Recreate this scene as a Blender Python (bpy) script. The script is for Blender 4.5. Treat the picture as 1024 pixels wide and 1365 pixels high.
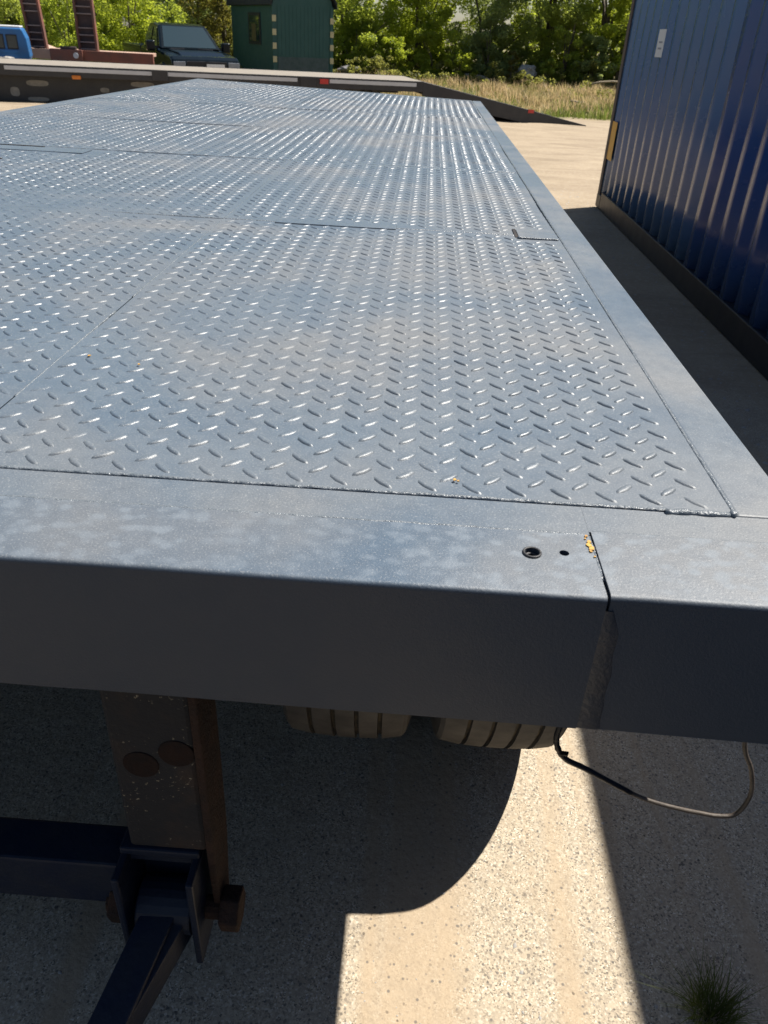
import bpy, bmesh, math, random
import numpy as np
from mathutils import Vector, Matrix, noise as mnoise

# ------------------------------------------------------------------ clear
for o in list(bpy.data.objects):
    bpy.data.objects.remove(o)
S = bpy.context.scene
COL = S.collection
rng = np.random.default_rng(7)
random.seed(7)

# ------------------------------------------------------------------ camera
F, CX, CY = 1020.0, 512.0, 682.5
PITCH, ROLL, YAW = math.radians(31.8), math.radians(3.0), math.radians(1.55)
CAM = Vector((0, 0, 1.3))
FW = Vector((-math.sin(YAW) * math.cos(PITCH), math.cos(YAW) * math.cos(PITCH), -math.sin(PITCH)))
R0 = Vector((math.cos(YAW), math.sin(YAW), 0))
D0 = FW.cross(R0)
IX = math.cos(ROLL) * R0 - math.sin(ROLL) * D0
IY = math.sin(ROLL) * R0 + math.cos(ROLL) * D0
cd = bpy.data.cameras.new('camera')
cam = bpy.data.objects.new('camera', cd)
COL.objects.link(cam)
cd.sensor_width = 36
cd.lens = F / 1365 * 36
cd.clip_start = 0.02
cd.clip_end = 2000
cam.matrix_world = Matrix.Translation(CAM) @ Matrix((IX, -IY, -FW)).transposed().to_4x4()
cd.dof.use_dof = True
cd.dof.focus_distance = 1.25
cd.dof.aperture_fstop = 14
S.camera = cam

def project(x, y, z):
    d = Vector((x, y, z)) - CAM
    w = d.dot(FW)
    return CX + F * d.dot(IX) / w, CY + F * d.dot(IY) / w, w

# ------------------------------------------------------------------ world, sun, exposure
SUN = Vector((0.53, 0.37, 1.0)).normalized()
W = bpy.data.worlds.new('World')
S.world = W
W.use_nodes = True
wn = W.node_tree
wn.nodes.clear()
sky = wn.nodes.new('ShaderNodeTexSky')
sky.sky_type = 'NISHITA'
sky.sun_disc = False
sky.sun_elevation = math.asin(SUN.z)
sky.sun_rotation = math.atan2(SUN.x, SUN.y)
sky.dust_density = 1.0
bg = wn.nodes.new('ShaderNodeBackground')
bg.inputs['Strength'].default_value = 0.056
wo = wn.nodes.new('ShaderNodeOutputWorld')
wn.links.new(sky.outputs[0], bg.inputs['Color'])
wn.links.new(bg.outputs[0], wo.inputs['Surface'])
ld = bpy.data.lights.new('sun', 'SUN')
ld.energy = 5.0
ld.angle = math.radians(0.53)
ld.color = (1.0, 0.95, 0.87)
sun = bpy.data.objects.new('sun', ld)
COL.objects.link(sun)
sun.rotation_euler = (-SUN).to_track_quat('-Z', 'Y').to_euler()
sun.location = (6, 4, 12)
S.view_settings.view_transform = 'Standard'
S.view_settings.look = 'None'
S.view_settings.exposure = 0.80
S.view_settings.gamma = 1.0
S.view_settings.use_curve_mapping = False
S.render.engine = 'CYCLES'
S.cycles.use_denoising = True
S.cycles.max_bounces = 8
S.cycles.sample_clamp_indirect = 6.0

# ------------------------------------------------------------------ materials
class NT:
    """small helper round a node tree"""
    def __init__(s, name):
        s.m = bpy.data.materials.new(name)
        s.m.use_nodes = True
        s.t = s.m.node_tree
        s.t.nodes.clear()
        s.out = s.n('ShaderNodeOutputMaterial')
        s.pos = s.n('ShaderNodeNewGeometry').outputs['Position']
    def n(s, k):
        return s.t.nodes.new(k)
    def l(s, a, b):
        s.t.links.new(a, b)
    def put(s, sock, v):
        if hasattr(v, 'is_linked'):
            s.l(v, sock)
        elif isinstance(v, (tuple, list)) and len(v) == 3 and len(sock.default_value) == 4:
            sock.default_value = (*v, 1)
        else:
            sock.default_value = v
    def noise(s, scale, detail=4, rough=0.55, stretch=None, vec=None, off=None, dist=0.0):
        v = vec or s.pos
        if stretch or off:
            mp = s.n('ShaderNodeMapping')
            if stretch: mp.inputs['Scale'].default_value = stretch
            if off: mp.inputs['Location'].default_value = off
            s.l(v, mp.inputs['Vector'])
            v = mp.outputs[0]
        nd = s.n('ShaderNodeTexNoise')
        nd.inputs['Scale'].default_value = scale
        nd.inputs['Detail'].default_value = detail
        nd.inputs['Roughness'].default_value = rough
        nd.inputs['Distortion'].default_value = dist
        s.l(v, nd.inputs['Vector'])
        return nd.outputs['Fac']
    def voro(s, scale, feature='F1', out='Distance', stretch=None, rnd=1.0):
        v = s.pos
        if stretch:
            mp = s.n('ShaderNodeMapping')
            mp.inputs['Scale'].default_value = stretch
            s.l(v, mp.inputs['Vector'])
            v = mp.outputs[0]
        nd = s.n('ShaderNodeTexVoronoi')
        nd.feature = feature
        nd.inputs['Scale'].default_value = scale
        nd.inputs['Randomness'].default_value = rnd
        s.l(v, nd.inputs['Vector'])
        return nd.outputs[out]
    def ramp(s, fac, stops):
        nd = s.n('ShaderNodeValToRGB')
        e = nd.color_ramp.elements
        while len(e) < len(stops):
            e.new(0.5)
        for q, (p, c) in zip(e, stops):
            q.position = p
            q.color = (*c, 1) if isinstance(c, (tuple, list)) else (c, c, c, 1)
        s.l(fac, nd.inputs[0])
        return nd.outputs[0]
    def mix(s, fac, a, b, mode='MIX'):
        nd = s.n('ShaderNodeMix')
        nd.data_type = 'RGBA'
        nd.blend_type = mode
        s.put(nd.inputs[0], fac)
        s.put(nd.inputs[6], a)
        s.put(nd.inputs[7], b)
        return nd.outputs[2]
    def math(s, op, a, b=0.0, clamp=False):
        nd = s.n('ShaderNodeMath')
        nd.operation = op
        nd.use_clamp = clamp
        s.put(nd.inputs[0], a)
        s.put(nd.inputs[1], b)
        return nd.outputs[0]
    def sep(s, vec=None):
        nd = s.n('ShaderNodeSeparateXYZ')
        s.l(vec or s.pos, nd.inputs[0])
        return nd.outputs
    def bump(s, h, strength, dist=0.002, prev=None):
        nd = s.n('ShaderNodeBump')
        nd.inputs['Strength'].default_value = strength
        nd.inputs['Distance'].default_value = dist
        s.l(h, nd.inputs['Height'])
        if prev is not None:
            s.l(prev, nd.inputs['Normal'])
        return nd.outputs[0]
    def principled(s, color, rough=0.5, metal=0.0, normal=None, spec=0.5, coat=0.0, coat_rough=0.1):
        p = s.n('ShaderNodeBsdfPrincipled')
        s.put(p.inputs['Base Color'], color)
        s.put(p.inputs['Roughness'], rough)
        s.put(p.inputs['Metallic'], metal)
        s.put(p.inputs['Specular IOR Level'], spec)
        p.inputs['Coat Weight'].default_value = coat
        p.inputs['Coat Roughness'].default_value = coat_rough
        if normal is not None:
            s.l(normal, p.inputs['Normal'])
        s.l(p.outputs[0], s.out.inputs['Surface'])
        return s.m

def simple(name, c, rough=0.5, metal=0.0, var=0.25, scale=6.0, c2=None, bump=0.0, bscale=40, coat=0.0, spec=0.5, lo=.35, hi=.7):
    t = NT(name)
    f = t.ramp(t.noise(scale, 5), [(lo, 0.0), (hi, 1.0)])
    col = t.mix(f, c, c2 if c2 else tuple(max(0, x * (1 - var)) for x in c))
    r = t.math('ADD', t.math('MULTIPLY', t.noise(scale * 2.3, 4), 0.25), rough - 0.12, True)
    nb = t.bump(t.noise(bscale, 4), bump, 0.004) if bump else None
    return t.principled(col, r, metal, nb, spec, coat)

def paint_mat(name, spots=False, base=(0.036, 0.048, 0.066), rough=0.34, lit_dust=(0.110, 0.141, 0.174)):
    """brushed slate-grey deck paint; dusty tops painted lighter as sunlit, sides darker as shaded"""
    t = NT(name)
    big = t.ramp(t.noise(1.9, 4, dist=.6), [(.42, 0.0), (.66, 1.0)])
    mid = t.ramp(t.noise(9.0, 5), [(.40, 0.0), (.70, 1.0)])
    fine = t.noise(520, 2, .6)
    up = t.ramp(t.sep(t.n('ShaderNodeNewGeometry').outputs['Normal'])[2], [(.55, 0.0), (.95, 1.0)])
    d = t.mix(t.math('MULTIPLY', big, .55), lit_dust, (0.182, 0.172, 0.160))
    d = t.mix(t.math('MULTIPLY', mid, .45), d, (0.074, 0.108, 0.150))
    c = t.mix(t.math('MULTIPLY', up, t.math('ADD', .72, t.math('MULTIPLY', t.noise(60, 4), .45)), True), base, d)  # sun and shade put into the colour: tops lighter, upright faces dark
    sp = t.math('MULTIPLY', t.ramp(fine, [(.56, 0.0), (.70, 1.0)]), up)
    c = t.mix(t.math('MULTIPLY', sp, .40), c, (0.36, 0.36, 0.35))
    dk = t.math('MULTIPLY', t.ramp(t.noise(300, 2, .6, off=(3, 1, 0)), [(.62, 0.0), (.74, 1.0)]), up)
    c = t.mix(t.math('MULTIPLY', dk, .45), c, (0.05, 0.06, 0.075))
    r = t.math('ADD', t.math('MULTIPLY', big, .18), t.math('MULTIPLY', t.noise(30, 4), .18))
    r = t.math('SUBTRACT', r, t.math('MULTIPLY', mid, .05))
    r = t.math('ADD', r, rough - .06)
    if spots:
        d = t.voro(58, 'SMOOTH_F1', stretch=(1, 1.35, 1))
        sm = t.ramp(t.math('ADD', d, t.math('MULTIPLY', t.noise(70, 5, .65), .75)), [(.58, 1.0), (.82, 0.0)])
        k = t.math('MULTIPLY', t.math('MULTIPLY', sm, up), t.ramp(t.noise(5, 3), [(.30, .45), (.6, 1.0)]))
        c = t.mix(t.math('MULTIPLY', k, .42), c, (0.205, 0.240, 0.275))
        r = t.math('ADD', r, t.math('MULTIPLY', k, .08))
    b = t.bump(t.noise(420, 3, .7), .42, .0010)
    b = t.bump(t.noise(22, 4, .5), .22, .004, b)
    return t.principled(c, r, 0.0, b, .5)

M = {}
M['deck'] = paint_mat('deck_paint')
M['lozenge'] = paint_mat('worn_lozenge_paint', False, (0.048, 0.060, 0.075), .30)
M['beam'] = paint_mat('beam_paint', True, rough=.36, lit_dust=(0.080, 0.112, 0.150))
M['weld'] = simple('painted_weld', (.17, .19, .21), .27, 0, .3, 90, (.10, .12, .14), .6, 260)
M['under'] = simple('underframe_paint', (.018, .020, .025), .65, 0, .3, 8, (.05, .04, .034), .3, 60)
M['navy'] = simple('navy_drawbar_paint', (.010, .016, .034), .42, 0, .4, 20, (.022, .026, .036), .25, 90)
def flecked():
    t = NT('mud_flecked_bracket')
    c = t.mix(t.ramp(t.noise(14, 5), [(.48, 0.0), (.66, 1.0)]), (.028, .027, .028), (.050, .036, .029))
    f = t.math('MULTIPLY', t.ramp(t.noise(190, 2, .6), [(.64, 0.0), (.70, 1.0)]), t.ramp(t.noise(12, 3), [(.42, 0.0), (.60, 1.0)]))
    c = t.mix(f, c, (.30, .25, .17))
    return t.principled(c, .7, 0, t.bump(t.noise(120, 4), .4, .004), .2)
M['rusty_post'] = flecked()
M['rust'] = simple('rust', (.050, .027, .018), .85, 0, .5, 35, (.024, .017, .014), .8, 160)
M['rust_red'] = simple('rusty_red_paint', (.20, .068, .045), .75, 0, .4, 3, (.11, .060, .045), .4, 30)
M['rust_pale'] = simple('weathered_boards', (.46, .30, .22), .85, 0, .3, 4, (.34, .24, .19), .3, 20)
M['rust_dark'] = simple('dark_ramp_steel', (.065, .040, .036), .8, 0, .3, 5, None, .3, 20)
M['rung'] = simple('worn_rung_steel', (.24, .18, .16), .6, .1, .3, 8)
M['rust_spot'] = simple('rust_brown_washer', (.034, .020, .015), .9, 0, .4, 50, (.022, .017, .015), .4, 160, spec=.1)
M['ochre'] = simple('old_ochre_paint', (.55, .34, .07), .7, 0, .4, 60, (.36, .18, .05))
for _k in ('under', 'rusty_post', 'rust', 'navy'):
    for _n in M[_k].node_tree.nodes:
        if _n.type == 'BSDF_PRINCIPLED': _n.inputs['Specular IOR Level'].default_value = .2
M['rubber'] = simple('black_rubber', (.018, .018, .019), .55, 0, .3, 30)
M['tape'] = simple('black_tape', (.010, .010, .011), .42, 0, .3, 60, None, .5, 150)
M['cable'] = simple('weathered_cable', (.085, .068, .052), .6, 0, .3, 60, (.036, .026, .020), .3, 200)
M['rim'] = simple('wheel_rim', (.16, .16, .17), .5, .3, .3, 10)
M['black_steel'] = simple('black_steel', (.022, .022, .025), .5, 0, .3, 5, (.034, .033, .034), .2, 30)
M['grey_deck'] = simple('bleached_deck', (.27, .235, .19), .85, 0, .2, 4, (.21, .185, .155))
M['strip'] = simple('pale_reflective_strip', (.52, .53, .55), .4, 0, .1, 6)
M['lit_oval'] = simple('lit_oval_tone', (.30, .28, .245), .8, 0, .3, 9, (.19, .18, .16))
M['amber'] = simple('amber_lens', (.62, .18, .02), .25, 0, .1, 30)
M['red'] = simple('red_lens', (.50, .035, .03), .3, 0, .1, 30)
M['white'] = simple('white_plate', (.78, .78, .77), .35, 0, .06, 12)
M['label_white'] = simple('white_sticker', (.62, .64, .68), .45, 0, .1, 12)
M['label_ink'] = simple('grey_print', (.22, .24, .30), .5, 0, .1, 12)
M['label_yellow'] = simple('yellow_sticker', (.60, .33, .035), .5, 0, .2, 12)
M['post_brown'] = simple('rusty_corner_post', (.060, .042, .036), .7, 0, .3, 8, (.035, .030, .034))
M['rail_dark'] = simple('container_rail_paint', (.009, .011, .018), .5, 0, .3, 4, (.018, .018, .022), .2, 20)
M['green_board'] = simple('dark_green_boards', (.018, .078, .070), .55, 0, .25, 2.5, (.028, .092, .084), .2, 12)
M['green_pale'] = simple('scuffed_green_panel', (.075, .100, .105), .7, 0, .3, 7, (.040, .070, .066))
M['roof_black'] = simple('roofing_felt', (.020, .022, .026), .6, 0, .3, 4)
M['cream'] = simple('cream_reflector', (.62, .52, .30), .6, 0, .15, 8)
M['car'] = simple('dark_car_paint', (.005, .010, .014), .14, 0, .3, 2, None, 0, 40, 0, .25)
M['car_trim'] = simple('black_trim', (.012, .012, .014), .45, 0, .2, 6)
M['chrome'] = simple('chrome', (.70, .71, .72), .15, 1.0, .1, 6)
M['lens'] = simple('headlight_lens', (.35, .37, .40), .12, .2, .2, 12)
M['blue_cab'] = simple('blue_cab_paint', (.018, .135, .36), .4, 0, .2, 4, (.03, .11, .26))
M['curtain'] = simple('ochre_curtain', (.12, .10, .03), .9, 0, .2, 8)
M['stone'] = simple('pale_stone', (.38, .35, .31), .9, 0, .3, 9, (.26, .25, .23), .4, 20)
M['log'] = simple('dry_branch', (.42, .34, .23), .9, 0, .3, 9)
M['scrap'] = simple('grey_scrap', (.22, .21, .22), .7, 0, .5, 6, (.10, .09, .10))
M['bark'] = simple('bark', (.16, .13, .10), .9, 0, .4, 7, (.05, .04, .03), .5, 20)

def glass_mat():
    t = NT('tinted_glass')
    return t.principled((.014, .032, .040), .05, 0, None, .8)
M['glass'] = glass_mat()

def tyre_mat():
    t = NT('dusty_tyre')
    n = t.ramp(t.noise(16, 5), [(.35, 0.0), (.7, 1.0)])
    c = t.mix(n, (.078, .071, .061), (.140, .126, .105))
    return t.principled(c, .85, 0, t.bump(t.noise(120, 3), .3, .002), .3)
M['tyre'] = tyre_mat()
M['groove'] = simple('tyre_groove_dirt', (.11, .085, .050), .95, 0, .4, 40, (.03, .028, .025))

def container_mat(name, base, tint, tint_col):
    t = NT(name)
    f = t.math('MULTIPLY', t.ramp(t.noise(2.2, 5, stretch=(1, 1, .35)), [(.35, 0.2), (.75, 1.0)]), tint)
    c = t.mix(f, base, tint_col)
    streak = t.ramp(t.noise(14, 4, stretch=(1, 1, .04)), [(.60, 0.0), (.80, 1.0)])
    c = t.mix(t.math('MULTIPLY', streak, .30), c, (.10, .090, .090))
    spk = t.ramp(t.noise(26, 5), [(.66, 0.0), (.74, 1.0)])
    c = t.mix(t.math('MULTIPLY', spk, .25), c, (.13, .09, .07))
    # road dust thrown up along the foot of the wall
    low = t.ramp(t.math('ADD', t.sep()[2], t.math('MULTIPLY', t.noise(9, 4), .4)), [(.25, 1.0), (1.0, 0.0)])
    c = t.mix(t.math('MULTIPLY', low, .16), c, (.16, .14, .12))
    return t.principled(c, t.math('ADD', t.math('MULTIPLY', t.noise(7, 4), .2), .15), 0, t.bump(t.noise(5, 3), .25, .01), .5)
M['cont_far'] = container_mat('greyer_blue_paint', (.022, .100, .275), .70, (.090, .165, .280))  # far panel greyer and paler than the near one
M['cont_near'] = container_mat('deep_blue_paint', (.003, .052, .215), .25, (.010, .066, .215))

def ground_mat():
    t = NT('concrete_and_sand')
    x, y, z = t.sep()
    # --- exposed-aggregate concrete
    paste = t.mix(t.ramp(t.noise(3.2, 5), [(.35, 0.0), (.7, 1.0)]), (.385, .315, .235), (.31, .265, .210))
    chip = t.ramp(t.sep(t.voro(430, 'F1', 'Color'))[0],
                  [(.0, (.10, .095, .09)), (.20, (.30, .265, .22)), (.45, (.43, .37, .295)), (.85, (.49, .43, .35)), (1.0, (.70, .67, .61))])
    chip2 = t.ramp(t.sep(t.voro(270, 'F1', 'Color'))[1],
                   [(.0, (.11, .105, .10)), (.20, (.33, .29, .245)), (.75, (.46, .40, .32)), (1.0, (.58, .54, .48))])
    size = t.ramp(t.noise(30, 3), [(.45, 0.0), (.58, 1.0)])
    agg = t.mix(size, chip, chip2)
    band = t.ramp(t.noise(7.0, 3, .5, stretch=(1.0, .04, 1.0), dist=.3), [(.40, 1.0), (.47, 0.0)])
    agg_f = t.math('MULTIPLY', t.ramp(t.noise(14, 4), [(.3, .65), (.7, 1.0)]), t.math('SUBTRACT', 1.0, t.math('MULTIPLY', band, .62)))
    conc = t.mix(agg_f, paste, agg)
    conc = t.mix(t.math('MULTIPLY', band, .45), conc, (.43, .335, .240))
    pd = t.voro(52, 'F1', 'Distance')
    pm = t.math('MULTIPLY', t.ramp(t.math('ADD', pd, t.math('MULTIPLY', t.noise(150, 3), .18)), [(.18, 1.0), (.26, 0.0)]), t.math('MULTIPLY', t.ramp(t.sep(t.voro(52, 'F1', 'Color'))[2], [(.62, 0.0), (.90, 1.0)]), t.ramp(t.noise(5, 4), [(.40, .15), (.60, 1.0)])))
    conc = t.mix(t.math('MULTIPLY', pm, .85), conc, (.07, .062, .055))
    sd = t.voro(95, 'F1', 'Distance')
    sm = t.math('MULTIPLY', t.ramp(sd, [(.16, 1.0), (.30, 0.0)]), t.ramp(t.sep(t.voro(95, 'F1', 'Color'))[1], [(.70, 0.0), (.80, 1.0)]))
    conc = t.mix(t.math('MULTIPLY', sm, .7), conc, (.10, .10, .105))
    stain = t.ramp(t.noise(1.6, 7, .65, dist=.6), [(.50, 0.0), (.64, 1.0)])
    conc = t.mix(t.math('MULTIPLY', stain, t.ramp(t.math('DIVIDE', y, 4.0), [(.40, .22), (.75, .70)])), conc, (.19, .17, .155))
    conc = t.mix(1.0, conc, (1.0, .965, .885), 'MULTIPLY')
    # --- sandy yard further off
    s1 = t.ramp(t.noise(.9, 7, .65, stretch=(.7, 1.4, 1)), [(.32, 0.0), (.68, 1.0)])
    sand = t.mix(s1, (.365, .290, .200), (.265, .205, .140))
    sand = t.mix(t.ramp(t.noise(28, 5), [(.5, 0.0), (.75, .6)]), sand, (.43, .365, .275))
    sand = t.mix(t.ramp(t.voro(9), [(.03, .7), (.09, 0.0)]), sand, (.20, .17, .13))
    sand = t.mix(t.ramp(t.noise(1.6, 7, .7, stretch=(.55, 1.5, 1), dist=.2), [(.50, 0.0), (.66, .7)]), sand, (.215, .165, .112))
    sand = t.mix(t.ramp(t.noise(60, 4), [(.55, 0.0), (.7, .5)]), sand, (.17, .14, .10))
    yb = t.math('ADD', y, t.math('MULTIPLY', t.noise(.9, 4), 3.0))
    c = t.mix(t.ramp(t.math('DIVIDE', yb, 10.0), [(.42, 0.0), (.58, 1.0)]), conc, sand)
    # --- turf beyond the yard
    turf = t.mix(t.ramp(t.noise(1.2, 5), [(.4, 0.0), (.62, 1.0)]), (.26, .205, .105), (.085, .105, .035))
    yg = t.math('ADD', y, t.math('MULTIPLY', t.noise(.5, 5), 5.0))
    c = t.mix(t.ramp(t.math('DIVIDE', yg, 50.0), [(.525, 0.0), (.555, 1.0)]), c, turf)
    # --- unseen dark ground, added behind the camera to keep bounce off the front face
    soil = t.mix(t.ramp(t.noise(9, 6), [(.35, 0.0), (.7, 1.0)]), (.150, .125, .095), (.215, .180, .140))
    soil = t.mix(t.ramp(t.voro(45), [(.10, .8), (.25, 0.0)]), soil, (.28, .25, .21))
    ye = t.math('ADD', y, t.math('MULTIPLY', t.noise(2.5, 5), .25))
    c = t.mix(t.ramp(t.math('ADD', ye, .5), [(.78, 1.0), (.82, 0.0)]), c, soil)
    h = t.math('SUBTRACT', t.math('MULTIPLY', t.sep(t.voro(430, 'F1', 'Color'))[0], .35), t.math('MULTIPLY', pm, 1.2))
    b = t.bump(h, .35, .003)
    b = t.bump(t.noise(40, 5, .6), .45, .006, b)
    b = t.bump(t.noise(4, 5, .6), .35, .03, b)
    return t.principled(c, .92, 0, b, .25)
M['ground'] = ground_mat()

def leaf_mat(name, dark, light, trans):
    t = NT(name)
    n = t.ramp(t.noise(1.6, 4), [(.34, 0.0), (.66, 1.0)])
    n2 = t.noise(9, 3)
    oi = t.n('ShaderNodeObjectInfo').outputs['Random']
    c = t.mix(n, dark, light)
    c = t.mix(t.math('MULTIPLY', t.ramp(n2, [(.5, 0.0), (.7, 1.0)]), .5), c, tuple(min(1, v * 1.7) for v in light))
    c = t.mix(t.math('MULTIPLY', oi, .25), c, (.085, .095, .030))
    d = t.n('ShaderNodeBsdfPrincipled')
    t.l(c, d.inputs['Base Color'])
    d.inputs['Roughness'].default_value = .5
    d.inputs['Specular IOR Level'].default_value = .35
    tr = t.n('ShaderNodeBsdfTranslucent')
    t.l(t.mix(.6, c, trans), tr.inputs['Color'])
    mx = t.n('ShaderNodeMixShader')
    mx.inputs[0].default_value = .62
    t.l(d.outputs[0], mx.inputs[1])
    t.l(tr.outputs[0], mx.inputs[2])
    t.l(mx.outputs[0], t.out.inputs['Surface'])
    return t.m
M['leaf_mid'] = leaf_mat('mid_green_leaves', (.120, .175, .036), (.250, .305, .060), (.70, .78, .08))
M['leaf_yellow'] = leaf_mat('yellow_green_leaves', (.140, .190, .028), (.280, .330, .050), (.72, .80, .06))
M['leaf_dark'] = leaf_mat('dark_green_leaves', (.125, .175, .045), (.230, .275, .080), (.70, .78, .12))
M['leaf_grey'] = leaf_mat('grey_green_leaves', (.125, .170, .075), (.240, .285, .130), (.58, .66, .18))
M['leaf_olive'] = leaf_mat('olive_brown_leaves', (.095, .090, .026), (.190, .165, .045), (.36, .33, .05))
M['leaf_weed'] = leaf_mat('weed_leaves', (.090, .120, .035), (.215, .225, .070), (.50, .48, .10))
M['straw'] = leaf_mat('dry_grass_blades', (.235, .195, .085), (.56, .430, .265), (.52, .38, .19))
M['grass'] = leaf_mat('green_grass_blades', (.045, .070, .020), (.110, .135, .040), (.20, .24, .04))

# ------------------------------------------------------------------ geometry helpers
class G:
    """collects shapes and links them as ONE mesh object"""
    def __init__(s):
        s.v, s.f = [], []
    def raw(s, v, f):
        k = len(s.v)
        s.v += [tuple(p) for p in v]
        s.f += [tuple(i + k for i in q) for q in f]
        return s
    def box(s, x0, x1, y0, y1, z0, z1):
        v = [(x, y, z) for x in (x0, x1) for y in (y0, y1) for z in (z0, z1)]
        return s.raw(v, [(0, 1, 3, 2), (4, 6, 7, 5), (0, 4, 5, 1), (2, 3, 7, 6), (0, 2, 6, 4), (1, 5, 7, 3)])
    def obox(s, c, ax, ay, az):
        """box from centre and three half-axis vectors"""
        c, ax, ay, az = map(Vector, (c, ax, ay, az))
        v = [c + i * ax + j * ay + k * az for i in (-1, 1) for j in (-1, 1) for k in (-1, 1)]
        return s.raw(v, [(0, 1, 3, 2), (4, 6, 7, 5), (0, 4, 5, 1), (2, 3, 7, 6), (0, 2, 6, 4), (1, 5, 7, 3)])
    def bar(s, a, b, w, h, up=(0, 0, 1)):
        a, b = Vector(a), Vector(b)
        d = (b - a)
        sx = d.cross(Vector(up)).normalized() * (w / 2)
        sz = sx.cross(d).normalized() * (h / 2)
        return s.obox((a + b) / 2, d / 2, sx, sz)
    def prism(s, pts, ext):
        """polygon (3-D points) swept along ext"""
        n = len(pts)
        e = Vector(ext)
        v = [Vector(p) for p in pts] + [Vector(p) + e for p in pts]
        f = [tuple(range(n - 1, -1, -1)), tuple(range(n, 2 * n))] + [(i, (i + 1) % n, n + (i + 1) % n, n + i) for i in range(n)]
        return s.raw(v, f)
    def cyl(s, a, b, r, n=16, r2=None):
        a, b = Vector(a), Vector(b)
        d = (b - a).normalized()
        u = d.orthogonal().normalized()
        w = d.cross(u)
        r2 = r if r2 is None else r2
        v = []
        for p, q in ((a, r), (b, r2)):
            v += [p + q * (math.cos(2 * math.pi * i / n) * u + math.sin(2 * math.pi * i / n) * w) for i in range(n)]
        f = [tuple(range(n - 1, -1, -1)), tuple(range(n, 2 * n))] + [(i, (i + 1) % n, n + (i + 1) % n, n + i) for i in range(n)]
        return s.raw(v, f)
    def tube(s, pts, r, n=8, rr=None):
        P = [Vector(p) for p in pts]
        v, f = [], []
        u = None
        for i, p in enumerate(P):
            d = (P[min(i + 1, len(P) - 1)] - P[max(i - 1, 0)]).normalized()
            u = d.orthogonal().normalized() if u is None else (u - d * u.dot(d)).normalized()
            w = d.cross(u)
            q = rr[i] if rr is not None else r
            v += [p + q * (math.cos(2 * math.pi * k / n) * u + math.sin(2 * math.pi * k / n) * w) for k in range(n)]
        for i in range(len(P) - 1):
            f += [(i * n + k, i * n + (k + 1) % n, (i + 1) * n + (k + 1) % n, (i + 1) * n + k) for k in range(n)]
        f += [tuple(range(n - 1, -1, -1)), tuple((len(P) - 1) * n + k for k in range(n))]
        return s.raw(v, f)
    def lathe(s, prof, c, n=48):
        """profile of (x along axle, radius), turned round the X axis at c"""
        v, f = [], []
        m = len(prof)
        for i in range(n):
            a = 2 * math.pi * i / n
            v += [(c[0] + x, c[1] + r * math.cos(a), c[2] + r * math.sin(a)) for x, r in prof]
        for i in range(n):
            j = (i + 1) % n
            f += [(i * m + k, i * m + k + 1, j * m + k + 1, j * m + k) for k in range(m - 1)]
        return s.raw(v, f)
    def xf(s, mat):
        s.v = [tuple(mat @ Vector(p)) for p in s.v]
        return s
    def mesh(s, name, mat, smooth=False):
        me = bpy.data.meshes.new(name)
        me.from_pydata(s.v, [], s.f)
        me.validate()
        bm = bmesh.new()
        bm.from_mesh(me)
        bmesh.ops.recalc_face_normals(bm, faces=bm.faces)
        bm.to_mesh(me)
        bm.free()
        if smooth:
            me.polygons.foreach_set('use_smooth', [True] * len(me.polygons))
        me.materials.append(M[mat] if isinstance(mat, str) else mat)
        return me
    def build(s, name, mat, parent=None, smooth=False, bevel=0.0, seg=2, label=None):
        return link(name, s.mesh(name, mat, smooth), parent, bevel, seg, label)

def link(name, me, parent=None, bevel=0.0, seg=2, label=None):
    o = bpy.data.objects.new(name, me)
    COL.objects.link(o)
    if parent is not None:
        o.parent = parent
        if parent.type == 'EMPTY':
            o.matrix_parent_inverse = Matrix.LocRotScale(parent.location, parent.rotation_euler, None).inverted()
    if bevel:
        b = o.modifiers.new('bevel', 'BEVEL')
        b.width = bevel
        b.segments = seg
        b.limit_method = 'ANGLE'
        b.angle_limit = math.radians(40)
    if label:
        o['label'] = label
    return o

def thing(name, label, cat, loc, group=None):
    o = bpy.data.objects.new(name, None)
    o.empty_display_size = .2
    COL.objects.link(o)
    o.location = loc
    return tag(o, label, cat, group)

def tag(o, label, cat, group=None):
    o['label'] = label
    o['category'] = cat
    if group:
        o['group'] = group
    return o

def np_mesh(name, V, Fc, mat, smooth=False):
    """fast mesh from numpy arrays; Fc is (n,k) with one face size"""
    me = bpy.data.meshes.new(name)
    V = np.ascontiguousarray(V, np.float32)
    Fc = np.ascontiguousarray(Fc, np.int32)
    k = Fc.shape[1]
    me.vertices.add(len(V))
    me.vertices.foreach_set('co', V.ravel())
    me.loops.add(Fc.size)
    me.loops.foreach_set('vertex_index', Fc.ravel())
    me.polygons.add(len(Fc))
    me.polygons.foreach_set('loop_start', np.arange(0, Fc.size, k, dtype=np.int32))
    if smooth:
        me.polygons.foreach_set('use_smooth', np.ones(len(Fc), bool))
    me.update(calc_edges=True)
    me.materials.append(M[mat] if isinstance(mat, str) else mat)
    return me

# ------------------------------------------------------------------ ground
def gz(y):
    a = -.00115 * max(0.0, min(y, 28.0) - 5.0) ** 2
    if y > 28:
        a += .045 * min(y - 28.0, 12.0)
    return a

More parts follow.
